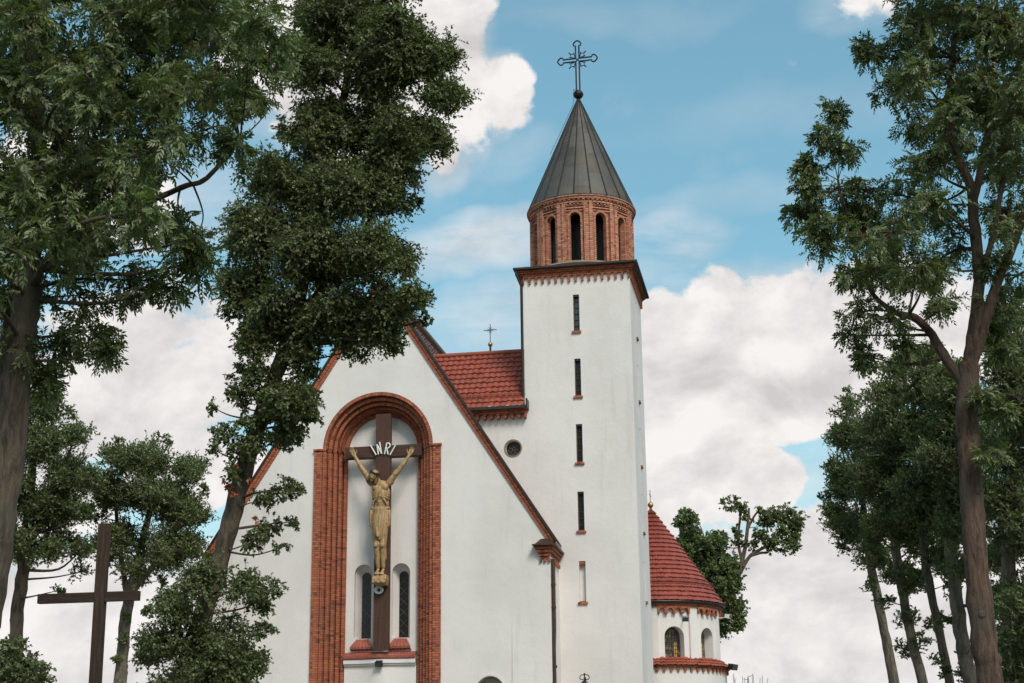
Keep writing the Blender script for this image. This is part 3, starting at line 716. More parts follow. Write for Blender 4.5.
m = MB(); m.lathe(BCX, BCY, [(BR-.75, bz0), (BR-.75, btop)], 36); m.build('belfry_shade_lining', M_iron, church)  # near-black inner drum, added to stand in for the shade behind the openings
# conical metal spire with standing seams
sz0 = btop+.06; SR = rad_at(528.8, 635.8, 199)-.02; sap = at(579.0, 99, BCY)[2]
m = MB(); NS = 20
for k in range(NS):
    a0, a1 = 2*math.pi*k/NS, 2*math.pi*(k+1)/NS
    rings = [(SR, sz0-.03), (SR-.02, sz0+.03)] + [(SR*(1-t)+.035*t, sz0+(sap-sz0)*t) for t in (.15, .3, .45, .6, .75, .9, 1)]
    for i in range(len(rings)-1):
        for j in range(3):
            b0, b1 = a0+(a1-a0)*j/3, a0+(a1-a0)*(j+1)/3; (r0, z0), (r1, z1) = rings[i], rings[i+1]
            Q = lambda r, z_, a: (BCX+r*math.sin(a), BCY-r*math.cos(a), z_)
            m.f([Q(r0, z0, b0), Q(r0, z0, b1), Q(r1, z1, b1), Q(r1, z1, b0)], [(k+.5, z0*1.0)]*2+[(k+.5, z1*1.0)]*2)
so_ = m.build('spire', M_spire, church)
m = MB()
for k in range(NS):
    a = 2*math.pi*k/NS; m.tube([(BCX+(SR+.012)*math.sin(a), BCY-(SR+.012)*math.cos(a), sz0+.0), (BCX+.045*math.sin(a), BCY-.045*math.cos(a), sap)], [.024, .014], 4)
m.lathe(BCX, BCY, [(SR+.03, sz0-.045), (SR+.045, sz0-.01), (SR+.02, sz0+.02)], 64)
m.build('standing_seams', M_iron, so_)
bp = at(579.2, 94.5, BCY); bc = (BCX, BCY, bp[2])
m = MB(); m.lathe(BCX, BCY, [(.075, sap-.16), (.05, sap-.02), (.055, bc[2]-.17)], 16); m.ball(bc, .18, 20, .97); m.lathe(BCX, BCY, [(.186, bc[2]-.02), (.192, bc[2]), (.186, bc[2]+.02)], 24); m.build('spire_ball', M_iron, so_)
# wrought cross: outline of trefoil-ended arms with four leaves
ct = at(577.8, 41.5, BCY)[2]; cz = at(578, 59.8, BCY)[2]; base = bc[2]+.13
m = MB(); g = .062; rr = .028
def C2(p): return (BCX+p[0], BCY+p[0]*(-.05), cz+p[1])
def armend(dx, dz, L_):
    ox, oz = -dz, dx; pts = []
    for (s_, w_) in ((g, g), (L_-.20, g), (L_-.21, g+.055), (L_-.13, g+.085), (L_-.075, g+.05), (L_-.03, .055), (L_, 0), (L_-.03, -.055), (L_-.075, -g-.05), (L_-.13, -g-.085), (L_-.21, -g-.055), (L_-.20, -g), (g, -g)):
        pts.append((dx*s_+ox*w_, dz*s_+oz*w_))
    return pts
AL = .74; top = ct-cz+.04
for (dx, dz, L_) in ((1, 0, AL), (-1, 0, AL), (0, 1, top)): m.tube([C2(p) for p in armend(dx, dz, L_)], rr, 6)
for s_ in (-1, 1): m.tube([C2((s_*g, -g)), (BCX+s_*g, BCY, base)], rr, 6)
for sx in (-1, 1):
    m.tube([C2((sx*g, g)), C2((-sx*g, -g))], rr*.8, 5)
    for sz_ in (-1, 1):
        P_ = lambda s_, w_: C2((sx*(s_*.7071+w_*.7071), sz_*(s_*.7071-w_*.7071)))
        m.tube([P_(.12, 0), P_(.26, .085), P_(.36, 0), P_(.26, -.085)], rr*.75, 5, close=True); m.tube([P_(.36, 0), P_(.45, 0)], rr*.8, 5)
        m.tube([P_(.27, .085), P_(.30, .125)], rr*.7, 4); m.tube([P_(.27, -.085), P_(.30, -.125)], rr*.7, 4)
m.build('spire_cross', M_iron, church)
m = MB(); m.tube([(BCX-.16, BCY-.05, base+.05), (BCX-.05, BCY-.05, base+.03)], .01, 4); m.tube([(BCX-.16, BCY-.05, base+.05), (BCX-.17, BCY-.06, sap-.2), (BCX-SR*.5, BCY-SR*.45, sap-(sap-sz0)*.55)], .008, 4); m.build('lightning_wire', M_iron, so_)

# ------------------------------------------------------------------ round chapel behind the tower
AY = TY+TD+2.95
ar = at(652, 600, AY); ACX = ar[0]+.07
def rpx(px, py): 
    return (at(px, py, AY)[0]-ACX)*math.cos(.105+YAW*0)
RE = rpx(724.3, 607)*.995; RW = RE-.20
ez = at(724.3, 607, AY)[2]; apz = at(652, 510, AY)[2]; Ma = round_(ACX, AY, RW)
m = MB(); NC = 84
def P(a, t):
    th = a*2*math.pi; r = RE*(t)+.03
    k = math.hypot(RE, apz-ez); return (ACX+r*math.sin(th), AY-r*math.cos(th), apz+(ez+.02-apz)*t), (math.sin(th)*(apz-ez)/k, -math.cos(th)*(apz-ez)/k, RE/k)
tiles(m, P, 21, NC, .055, .018, 3)
ao = m.build('chapel_roof', M_tile_cone, church)
m = MB(); m.lathe(ACX, AY, [(.09, apz-.1), (.05, apz+.04), (.03, apz+.15)], 12); bb = at(652, 505, AY)[2]
m.tube([(ACX, AY, bb), (ACX, AY, bb+.55)], .012, 5); m.tube([(ACX-.01, AY-.22, bb+.36), (ACX+.01, AY+.22, bb+.36)], .012, 5); m.build('chapel_finial', M_rust, ao)
m = MB(); m.ball((ACX, AY, bb), .105); m.build('gilded_ball', M_brass, ao)
m = MB()
kk = math.hypot(RE, apz-ez)
for (t, h) in ((.80, .12), (.83, .08)):
    pts = [tuple(P(j/72, t)[0][i]+P(j/72, t)[1][i]*h for i in range(3)) for j in range(72)]; m.tube(pts, .014, 5, close=True)
for j in range(36):
    p, n2 = P(j/36, .82); m.tube([p, tuple(p[i]+n2[i]*.16 for i in range(3))], .012, 4)
m.build('snow_guard', M_tile_cone, ao)
m = MB(); m.lathe(ACX, AY, [(RE-.03, ez-.05), (RE+.04, ez-.05), (RE+.06, ez+.0), (RE+.05, ez+.03), (RE-.02, ez+.03)], 96); m.build('gutter', M_darkmetal, ao)
bzt = at(652+30, 658.5, AY-RW)[2]      # top of the tiled skirt, nearest point
az1 = at(673, 629, AY-RW)[2]; az0 = at(673, 660, AY-RW)[2]
m = MB(); seg = 2*math.pi*RW/10; off = -.245*RW+seg*0
AW = .26; wc = math.radians(22)*RW
for k in range(10):
    c = wc+k*seg; m.arch_panel(Ma, c-seg/2, c+seg/2, -.2, ez-.05, c, AW+.09, az0-.02, az1-AW+.02, -.42, -.001, 12, 4)
    m.prism(Ma, c+seg/2-.16, c+seg/2-.001, bzt-.2, bzt-.2, ez-.05, ez-.05, .0, .07); m.prism(Ma, c+seg/2, c+seg/2+.16, bzt-.2, bzt-.2, ez-.05, ez-.05, .0, .07)
m.build('chapel_wall', M_plaster, church)
for k in (-1, 0, 1, 2, 3):
    c = wc+k*seg
    w = MB()
    for q in range(12):
        t0, t1 = math.pi*q/12, math.pi*(q+1)/12; u0, u1 = c-(AW+.1)*math.cos(t0), c-(AW+.1)*math.cos(t1)
        w.prism(Ma, u0, u1, az0-.03, az0-.03, az1-AW+.02+(AW+.1)*math.sin(t0), az1-AW+.02+(AW+.1)*math.sin(t1), -.36, -.33, False)
    o = w.build('chapel_window', M_stained, church)
    f = MB()
    for j in range(1, 8):
        z_ = az0+(az1-az0)*j/8; f.tube([Ma(c-AW, -.31, z_), Ma(c+AW, -.31, z_)], .012, 4)
    for j in (-1, 0, 1): f.tube([Ma(c+j*.13, -.31, az0), Ma(c+j*.13, -.31, az1-.03)], .012, 4)
    f.build('leading', M_lead, o)
    f = MB(); f.prism(Ma, c+.08, c+.19, az0+.02, az0+.02, az0+(az1-az0)*.62, az0+(az1-az0)*.62, -.325, -.318, True); f.build('amber_strip', M_amber, o)
    f = MB(); f.prism(Ma, c-AW-.08, c+AW+.08, az0-.06, az0-.06, az0-.021, az0-.021, -.32, .03); f.build('sill', M_greybox, o)
m = MB()
for k in range(10):
    c = wc+k*seg; m.corbels(Ma, c-seg/2+.16, c+seg/2-.16, ez-.16, ez-.22, ez-.40, 4, .001, .13, .42, 5)
for (d, a, b2) in ((.135, -.16, -.11), (.17, -.11, -.052)): m.lathe(ACX, AY, [(RW-.02, ez+a), (RW+d, ez+a+.001), (RW+d, ez+b2), (RW-.02, ez+b2+.001)], 90, smooth=False)
m.build('chapel_cornice', M_brick, church)
# tiled skirt with scalloped corbels below, thicker base wall
BR2 = RW+.20; Mb = round_(ACX, AY, BR2)
m = MB()
def P(a, t):
    th = a*2*math.pi; r = RW-.01+t*.36; return (ACX+r*math.sin(th), AY-r*math.cos(th), bzt+.06-t*.30), (math.sin(th)*.64, -math.cos(th)*.64, .77)
tiles(m, P, 3, 84, .035, .028, 4); sk = m.build('chapel_skirt_roof', M_tile, church)
m = MB(); m.corbels(Mb, 0, 2*math.pi*BR2, bzt-.22, bzt-.27, bzt-.42, 64, .001, .07, .36, 6); m.lathe(ACX, AY, [(RW, bzt-.215), (RW+.31, bzt-.214), (RW+.33, bzt-.25), (RW+.26, bzt-.27)], 90, smooth=False); m.build('brick_cornice', M_brick, sk)
m = MB(); m.lathe(ACX, AY, [(BR2, -.2), (BR2, bzt-.1)], 90); m.build('chapel_base_wall', M_plaster, church)
# small fittings fixed to the building
def spot(name, c, d, label, cat, mat=M_greybox, s=1.0, wall=None):
    o = MB(); c = Vector(c); d = Vector(d).normalized(); x = d.cross(Vector((0, 0, 1))).normalized(); z_ = x.cross(d)
    hw_, hh, hd = .11*s, .075*s, .10*s
    P8 = [c+x*a*hw_*(1+.15*(b > 0))+z_*e*hh*(1+.15*(b > 0))+d*b*hd for e in (-1, 1) for b in (-1, 1) for a in (-1, 1)]
    o.hexa(P8)
    root = empty(name, c); tag(root, label, cat); attach_(o.build('lamp_housing', mat), root)
    g_ = MB(); F = [c+x*a*hw_*.95+z_*e*hh*.95+d*(hd*1.03) for a, e in ((-1, -1), (1, -1), (1, 1), (-1, 1))]; g_.f(F); attach_(g_.build('lamp_glass', M_glass_grey), root)
    a_ = MB(); a_.tube([c-d*hd*.6, c-d*hd*.8-Vector((0, 0, .05)), Vector(wall)], .02*s, 6); attach_(a_.build('bracket', mat), root)
    return root
def attach_(o, root): attach(o, root); return o
p = at(691-6, 618.5, AY-RW-.25)
spot('floodlight', p, (.3, -1, -.5), 'small grey floodlight fixed under the brick cornice of the round chapel', 'floodlight', M_greybox, .9, wall=Ma(math.radians(31)*RW, 0, p[2]+.05))
fa = math.radians(78); fz = at(727, 618, AY)[2]
spot('arm_floodlight', (ACX+(RW+.42)*math.sin(fa), AY-(RW+.42)*math.cos(fa), fz), (1, -.3, -.2), 'pale floodlight on a short arm at the right edge of the round chapel eaves', 'floodlight', M_white, .85, wall=(ACX+RW*math.sin(fa), AY-RW*math.cos(fa), fz-.05))
fz = at(732, 668, AY)[2]
spot('box_floodlight', (ACX+(BR2+.30)*math.sin(fa), AY-(BR2+.30)*math.cos(fa), fz), (.8, -.6, -.3), 'dark box floodlight beside the scalloped red tile skirt of the round chapel', 'floodlight', M_darkmetal, 1.15, wall=(ACX+BR2*math.sin(fa), AY-BR2*math.cos(fa), fz-.1))
p = at(378.5, 662.5, NY-.5); spot('ledge_spotlight', (p[0], NY-.42, p[2]-.02), (0, -1, -.6), 'small dark spotlight hanging under the white ledge below the crucifix', 'spotlight', M_iron, .9, wall=(p[0], NY-.27, p[2]+.06))
# wrought iron lantern
p = at(584.5, 676.5, TY-.32); lr = empty('wall_lantern', (p[0], TY, p[2]-1)); tag(lr, 'black wrought iron scrolled lantern on the white tower wall', 'lantern')
m = MB(); x, y, z = p
m.tube([(x, y, z+.06), (x, y, z-.12)], .018, 6); m.ball((x, y, z+.08), .03, 8)
for s_ in (-1, 1):
    m.tube([(x+s_*(.06+.09*math.sin(t*.9)), y, z-.02+.075*math.cos(t)) for t in np.linspace(-.6, 4.6, 14)], .014, 5)
m.tube([(x, TY, z-.1), (x, TY-.16, z-.02), (x, y, z-.1)], .018, 6)
attach(m.build('scroll_bracket', M_iron), lr)
m = MB(); m.lathe(x, y, [(.02, z-.10), (.12, z-.2), (.13, z-.22)], 6, smooth=False); m.lathe(x, y, [(.07, z-.58), (.05, z-.62), (.01, z-.66)], 6, smooth=False)
for k in range(6): a = math.pi*k/3; m.tube([(x+.12*math.sin(a), y-.12*math.cos(a), z-.22), (x+.07*math.sin(a), y-.07*math.cos(a), z-.58)], .01, 4)
attach(m.build('lantern_frame', M_iron), lr)
m = MB(); m.lathe(x, y, [(.065, z-.57), (.11, z-.225)], 6, smooth=False); attach(m.build('lantern_glass', M_white), lr)
# ------------------------------------------------------------------ crucifix
KY = 48.24
def K(px, py, dy=0.0): 
    p = at(px, py, KY-.16); return Vector((p[0], p[1]-dy, p[2]))
sx_ = at(383.2, 440, KY)[0]
ctop = CAPZ+.05+RI-.03; cbot = sz+.085
beam_z1 = (at(345, 447.6, KY)[2]+at(420.5, 443.6, KY)[2])/2; beam_z0 = beam_z1-.37
cru = tag(empty('crucifix', (sx_, KY, cbot)), 'large dark timber crucifix with a pale ochre carved figure in the brick arched niche', 'crucifix')
m = MB(); m.box(sx_-.25, sx_+.25, KY, KY+.16, cbot, ctop)
for zz in (cbot+1.0, cbot+1.25): m.box(sx_-.19, sx_+.19, KY-.006, KY-.0005, zz, zz+.05)
for xx in (-.12, .07): m.box(sx_+xx, sx_+xx+.045, KY-.0055, KY-.0006, cbot+.1, cbot+.99)
m.build('cross_shaft', M_wood, cru)
m = MB(); m.box(sx_-1.28, sx_-.251, KY+.003, KY+.15, beam_z0, beam_z1); m.box(sx_+.251, sx_+1.28, KY+.003, KY+.15, beam_z0, beam_z1)
m.box(sx_-1.27, sx_-.252, KY+.02, KY+.16, beam_z0-.035, beam_z0-.002); m.box(sx_+.252, sx_+1.27, KY+.02, KY+.16, beam_z0-.035, beam_z0-.002)
m.build('cross_beam', M_woodh, cru)
def caps(mb, a, b, ra, rb, n=12, fy=1.0):
    a, b = Vector(a), Vector(b); d = (b-a); L_ = d.length; d.normalize()
    x = d.cross(Vector((0, 1, 0)) if abs(d.y) < .9 else Vector((1, 0, 0))).normalized(); y = d.cross(x)
    rows = []
    for (t, s_) in [(-ra*math.cos(q), ra*math.sin(q)) for q in (0.15, .6, 1.1)] + [(0, ra), (L_*.5, (ra+rb)/2), (L_, rb)] + [(L_+rb*math.cos(q), rb*math.sin(q)) for q in (1.1, .6, .15)]:
        rows.append([a+d*t+x*math.cos(2*math.pi*k/n)*s_+y*math.sin(2*math.pi*k/n)*s_*fy for k in range(n)])
    mb.grid(rows, None, True, True); mb.f(rows[0][::-1]); mb.f(rows[-1])
def ell(mb, c, rx, ry, rz_, tilt=0.0, n=20):
    rows = []
    for i in range(n//2+1):
        t = math.pi*i/(n//2); t = min(max(t, .02), math.pi-.02); row = []
        for j in range(n):
            v = Vector((rx*math.sin(t)*math.cos(2*math.pi*j/n), ry*math.sin(t)*math.sin(2*math.pi*j/n), -rz_*math.cos(t)))
            v = Matrix.Rotation(tilt, 3, 'Y') @ v; row.append(Vector(c)+v)
        rows.append(row)
    mb.grid(rows, None, True, True); mb.f(rows[0][::-1]); mb.f(rows[-1])
def fused(mb, name, mat, parent, voxel=.014, smooth=3):
    o = mb.build(name, mat)
    rm = o.modifiers.new('r', 'REMESH'); rm.mode = 'VOXEL'; rm.voxel_size = voxel; rm.use_smooth_shade = True
    if smooth: sm = o.modifiers.new('s', 'SMOOTH'); sm.iterations = smooth; sm.factor = .5
    me = bpy.data.meshes.new_from_object(o.evaluated_get(bpy.context.evaluated_depsgraph_get()))
    o.modifiers.clear(); old = o.data; o.data = me; bpy.data.meshes.remove(old); me.materials.clear(); me.materials.append(mat); me.name = name
    attach(o, parent); return o
q = 1/32.3
b = MB()
# legs, side by side and slightly bent forward at the knee
for (hx, kx, axx, hy) in ((376.0, 377.4, 378.2, 517), (385.2, 383.9, 383.2, 516)):
    caps(b, K(hx, hy, -.02), K(kx, 546, .12), 4.9*q, 3.6*q); caps(b, K(kx, 546, .12), K(axx, 567, .0), 3.4*q, 2.2*q)
    caps(b, K(kx, 550, .07), K(kx, 558, -.0), 3.3*q, 3.2*q); ell(b, K(kx, 546.2, .21), .075, .06, .085)
    caps(b, K(axx, 569.5, -.02), K(axx-.0, 573.8, .20), 1.6*q, 1.3*q)
    for t_ in range(5):
        o_ = (t_-2)*.85; caps(b, K(axx+o_, 573.3, .17), K(axx+o_, 575.0, .25-.015*abs(t_-1)), .026, .022, 6)
# trunk: pelvis, narrow waist, rib cage, collar
ell(b, K(380.7, 514, 0), 8.4*q, .19, 7.5*q); ell(b, K(381.2, 504, -.01), 8.3*q, .18, 9*q); ell(b, K(381.2, 498, .02), 9.0*q, .21, 8*q)
ell(b, K(381.3, 493.5, .03), 9.9*q, .235, 11.5*q); ell(b, K(380.8, 485.5, .02), 9.6*q, .19, 5.5*q)
ell(b, K(376.7, 488.5, .17), 4.2*q, .09, 3.6*q); ell(b, K(385.8, 488.3, .17), 4.2*q, .09, 3.6*q)
for s_ in (-1, 1):      # rib arch and side ribs
    pts = [K(381.2+s_*d_, y_, .235-.01*d_) for d_, y_ in ((.6, 497), (3.0, 499), (5.6, 502), (7.0, 505))]
    for i in range(3): caps(b, pts[i], pts[i+1], .032, .030, 8)
    for k in range(3): caps(b, K(381.2+s_*3.2, 493.5+k*2.1, .235), K(381.2+s_*8.0, 494.6+k*2.3, .13), .024, .022, 6)
caps(b, K(381.3, 503, .17), K(381.2, 509, .15), .07, .06)
caps(b, K(375.5, 483.3, .12), K(381, 484.6, .17), .03, .026, 6); caps(b, K(386.5, 483.3, .12), K(381, 484.6, .17), .03, .026, 6)
# neck and head, fallen forward to the figure's right
caps(b, K(381.0, 485, .06), K(378.3, 480, .17), 3.0*q, 2.6*q)
hc = K(376.2, 477.4, .29)
ell(b, hc, 4.6*q, .18, 6.0*q, .42); fd = Vector((.0, -1, -.28)).normalized(); hx_ = Vector((math.cos(.42), 0, -math.sin(.42))); hz_ = fd.cross(hx_).normalized()*1
if hz_.z < 0: hz_ = -hz_
H = lambda a, b_, c: hc+hx_*a+fd*b_+hz_*c
caps(b, H(0, .16, .02), H(0, .185, -.055), .018, .030, 8)                    # nose
caps(b, H(-.075, .142, .03), H(.075, .142, .03), .022, .022, 8)              # brow
for s_ in (-1, 1):
    ell(b, H(s_*.05, .138, -.002), .024, .02, .016); ell(b, H(s_*.065, .115, -.055), .035, .04, .035)
    ell(b, H(s_*.130, .0, -.01), .016, .03, .045)
caps(b, H(-.035, .148, -.093), H(.035, .148, -.093), .014, .014, 6); ell(b, H(0, .12, -.145), .055, .055, .04)
# arms up to the beam
for (S, E_, Wp, sgn) in (((370.8, 481.0), (361.8, 467.5), (355.2, 456.6), -1), ((391.0, 481.0), (401.2, 468.2), (409.2, 456.0), 1)):
    ell(b, K(S[0], S[1]+1, .06), 3.9*q, .115, 3.9*q)
    caps(b, K(S[0]+(-sgn)*1.5, S[1]+2.5, .08), K(*E_, .10), 3.6*q, 2.6*q); caps(b, K((S[0]+E_[0])/2, (S[1]+E_[1])/2, .11), K((S[0]+2*E_[0])/3, (S[1]+2*E_[1])/3, .11), 3.1*q, 2.8*q)
    caps(b, K(*E_, .10), K(*Wp, .02), 2.6*q, 1.7*q); caps(b, K(E_[0]+(Wp[0]-E_[0])*.2, E_[1]+(Wp[1]-E_[1])*.2, .10), K(E_[0]+(Wp[0]-E_[0])*.45, E_[1]+(Wp[1]-E_[1])*.45, .07), 2.4*q, 2.0*q)
    # palm and five fingers on the beam
    w0 = K(*Wp, .02); tipp = K(Wp[0]+sgn*4.6, Wp[1]-9.6, .02); dv = (tipp-w0).normalized(); sv_ = Vector((dv.z, 0, -dv.x))*sgn
    palm = w0+dv*.11
    P8 = []
    for e in (-1, 1):
        for d_ in (-.035, .035):
            for s2 in (-1, 1): P8.append(palm+dv*.085*e+sv_*s2*(.062 if e < 0 else .082)+Vector((0, d_, 0)))
    b.hexa(P8)
    for k, (fl, sp) in enumerate(((.105, -.10), (.125, -.03), (.115, .04), (.085, .12))):
        o_ = palm+dv*.08+sv_*(-.063+.042*k); d1 = (dv+sv_*sp).normalized()
        j1 = o_+d1*fl*.5+Vector((0, -.015, 0)); j2 = j1+(d1+Vector((0, -.55, 0))).normalized()*fl*.5
        caps(b, o_, j1, .0195, .0185, 8); caps(b, j1, j2, .0185, .0155, 8)
    t0 = palm-dv*.04-sv_*.06; t1 = t0+(dv*.5-sv_*.85).normalized()*.075+Vector((0, -.02, 0)); caps(b, t0, t1, .025, .021, 8); caps(b, t1, t1+(dv-sv_*.25).normalized()*.06+Vector((0, -.02, 0)), .021, .017, 8)
fig = fused(b, 'figure', M_gold, cru, .0125, 2)
# loincloth with side drapes
m = MB(); rows = []
for (py, hw_, hd) in ((507.5, 8.7, .20), (510.5, 9.2, .22), (511.5, 8.9, .205), (516, 10.0, .225), (523, 9.4, .215), (529, 8.6, .19), (534, 7.8, .165), (539, 7.3, .15), (540.5, 6.8, .13)):
    c = K(380.8-(py-508)*.004, py, .02+(py-508)*.0022); n = 64
    rows.append([(c[0]+hw_*q*math.cos(2*math.pi*k/n)*(1+.02*math.sin(k*2.4)), c[1]+hd*math.sin(2*math.pi*k/n)*(1+.05*math.sin(k*1.9+py*.15)), c[2]) for k in range(n)])
m.grid(rows, None, True, True); m.f(rows[0]); m.f(rows[-1])
for s_ in (-1, 1):
    for j in range(3): caps(m, K(380.8+s_*(7.6+j*.9), 511.5, .10), K(380.8+s_*(8.0+j*.65), 526.5-j, .10), .045, .05, 8)
    for y_ in (520, 523.5): caps(m, K(380.8+s_*6.2, y_, .19), K(380.8+s_*10, y_+.6, .08), .022, .022, 6)
caps(m, K(379.0, 530, .25), K(379.6, 537, .27), .055, .07, 8)
caps(m, K(372.5, 508.8, .10), K(389.3, 508.6, .10), .05, .05, 8)
m.build('loincloth', M_gold, fig)
# hair, beard and crown
m = MB()
ell(m, H(0, -.05, .03), .152, .15, .175, .42); 
for s_ in (-1, 1): caps(m, H(s_*.125, .02, .02), H(s_*.135, .06, -.19), .05, .035, 8); caps(m, H(s_*.12, -.06, 0), H(s_*.16, .0, -.24), .05, .04, 8)
caps(m, H(0, .09, -.165), H(0, .10, -.235), .05, .025, 8)
caps(m, H(-.05, .135, -.078), H(.05, .135, -.078), .012, .012, 6)
fused(m, 'hair', M_hair, fig, .013, 1)
m = MB()
for k in range(3): m.tube([H(.158*math.cos(t), .165*math.sin(t)-.005, .085+.02*k+.012*math.sin(t*5+k*2)) for t in np.linspace(0, 2*math.pi, 25)[:-1]], .02, 6, close=True)
for k in range(14): t = k*.45; m.tube([H(.16*math.cos(t), .165*math.sin(t), .10), H(.205*math.cos(t+.2), .21*math.sin(t+.2), .12+.03*math.sin(k*3))], [.009, .003], 4)
m.build('thorn_crown', M_thorn, fig)
m = MB()
P8 = [K(373.2, 585.5, .0), K(387.8, 585.5, .0), K(373.8, 585.5, .0), K(387, 585.5, .0), K(374, 574.8, .0), K(388.3, 574.8, .0), K(375, 574.8, .0), K(388, 574.8, .0)]
m2 = []
x0, x1 = K(373.2, 580)[0], K(388, 580)[0]; za, zb, zc = K(380, 586)[2], K(380, 580)[2], K(380, 575.2)[2]
m.hexa([(x0+.10, KY-.30, za), (x1-.03, KY-.30, za), (x0+.1, KY-.001, za), (x1-.03, KY-.001, za), (x0, KY-.42, zb), (x1, KY-.42, zb), (x0, KY-.001, zb), (x1, KY-.001, zb)])
m.hexa([(x0, KY-.42, zb+.001), (x1, KY-.42, zb+.001), (x0, KY-.001, zb+.001), (x1, KY-.001, zb+.001), (x0+.07, KY-.36, zc), (x1-.02, KY-.36, zc), (x0+.05, KY-.001, zc), (x1-.02, KY-.001, zc)])
for k in range(5): ell(m, ((x0+.06)+k*.085, KY-.38, za+.10+.03*(k % 2)), .06, .06, .07)
fused(m, 'footrest', M_gold, cru, .016, 2)
# the four letters, fanned over the crossing
m = MB()
def J(x, y): p = at(340+x/9.75, 435+y/9.75, KY-.05); return (p[0], KY-.05, p[2])
strokes = [[(296, 100), (352, 196)], [(374, 190), (360, 92)], [(360, 92), (406, 183)], [(404, 183), (386, 68)],
           [(434, 186), (456, 80)], [(456, 80), (478, 80), (490, 98), (484, 118), (466, 130), (446, 130)], [(456, 130), (468, 190)], [(542, 98), (488, 194)]]
for st in strokes: m.tube([J(*p) for p in st], .026, 6)
for (x, y) in ((300, 106), (360, 140), (440, 160), (520, 140)):
    a = J(x, y); m.tube([a, (a[0], KY+.01, a[2])], .008, 4)
m.build('inri_letters', M_white, cru)
p = at(378.9, 590, KY-.06); lr2 = tag(empty('wall_lamp', (p[0], KY, p[2])), 'small round white lamp with dark eye on the cross below the footrest', 'lamp')
m = MB(); m.tube([(p[0]+.125*math.cos(t), KY-.07, p[2]+.10*math.sin(t)) for t in np.linspace(0, 2*math.pi, 25)[:-1]], .034, 8, close=True); m.tube([(p[0], KY-.001, p[2]), (p[0], KY-.05, p[2])], .10, 16); attach(m.build('lamp_ring', M_white), lr2)
m = MB(); m.ball((p[0], KY-.07, p[2]), .05, 12); attach(m.build('lamp_eye', M_glass), lr2)

# ------------------------------------------------------------------ free-standing timber cross
SY = 25.0
t_, mdl, bt = at(104.8, 524, SY), at(100.5, 594, SY), at(95.2, 683, SY)
xb = bt[0]-(bt[2])*((mdl[0]-bt[0])/(mdl[2]-bt[2])); 
wc_ = tag(empty('timber_cross', (xb, SY, 0)), 'tall weathered brown timber cross standing bare before the left trees', 'cross')
def sl(z): return xb+(t_[0]-xb)*z/t_[2]
m = MB(); hw2 = .09
m.hexa([(sl(0)-hw2, SY-.065, -.1), (sl(0)+hw2, SY-.065, -.1), (sl(0)-hw2, SY+.065, -.1), (sl(0)+hw2, SY+.065, -.1)]+[(t_[0]-hw2, SY-.065, t_[2]), (t_[0]+hw2, SY-.065, t_[2]), (t_[0]-hw2, SY+.065, t_[2]+.01), (t_[0]+hw2, SY+.065, t_[2]+.01)]); m.build('upright', M_oldwood, wc_)
m = MB(); a, c = at(38.5, 603.0, SY), at(100, 597.5, SY); d = at(139.5, 591.8, SY)
zb_ = (a[2]+d[2])/2-.08; zt_ = (a[2]+d[2])/2+.08
m.box(a[0], sl(zb_)-hw2-.001, SY-.055, SY+.055, zb_, zt_); m.box(sl(zb_)+hw2+.005, d[0], SY-.055, SY+.055, zb_, zt_); m.build('crossbeam', M_oldwoodh, wc_)

# ------------------------------------------------------------------ trees
def norm(a): return a/np.maximum(np.linalg.norm(a, axis=-1, keepdims=True), 1e-9)
def raw_mesh(name, V, T, mat, parent, tint=None, smooth=False):
    me = bpy.data.meshes.new(name); me.vertices.add(len(V)); me.vertices.foreach_set('co', V.astype('f').ravel())
    n = len(T); me.loops.add(n*3); me.loops.foreach_set('vertex_index', T.astype('i').ravel())
    me.polygons.add(n); me.polygons.foreach_set('loop_start', np.arange(0, n*3, 3, dtype='i')); me.polygons.foreach_set('loop_total', np.full(n, 3, 'i'))
    if smooth: me.polygons.foreach_set('use_smooth', np.ones(n, bool))
    me.update(calc_edges=True)
    if tint is not None: at_ = me.attributes.new('tint', 'FLOAT', 'POINT'); at_.data.foreach_set('value', tint.astype('f'))
    me.materials.append(mat); o = bpy.data.objects.new(name, me); col.objects.link(o)
    if parent is not None: attach(o, parent)
    return o
def kites(P, D, U, Lf, Wf, rng):
    """leaf blades: base, two shoulders, tip, folded along the midrib"""
    S = norm(np.cross(D, U)); U2 = norm(np.cross(S, D)); L_ = Lf[:, None]; Wd = Wf[:, None]
    mid = P+D*L_*.42; sag = -U2*L_*.10
    v = np.stack([P, mid+S*Wd*.5+U2*Wd*.16, P+D*L_+sag, mid-S*Wd*.5+U2*Wd*.16], 1)
    n = len(P); base = (np.arange(n)*4)[:, None]
    T = np.concatenate([base+np.array([[0, 1, 2]]), base+np.array([[0, 2, 3]])], 0)
    return v.reshape(-1, 3), T
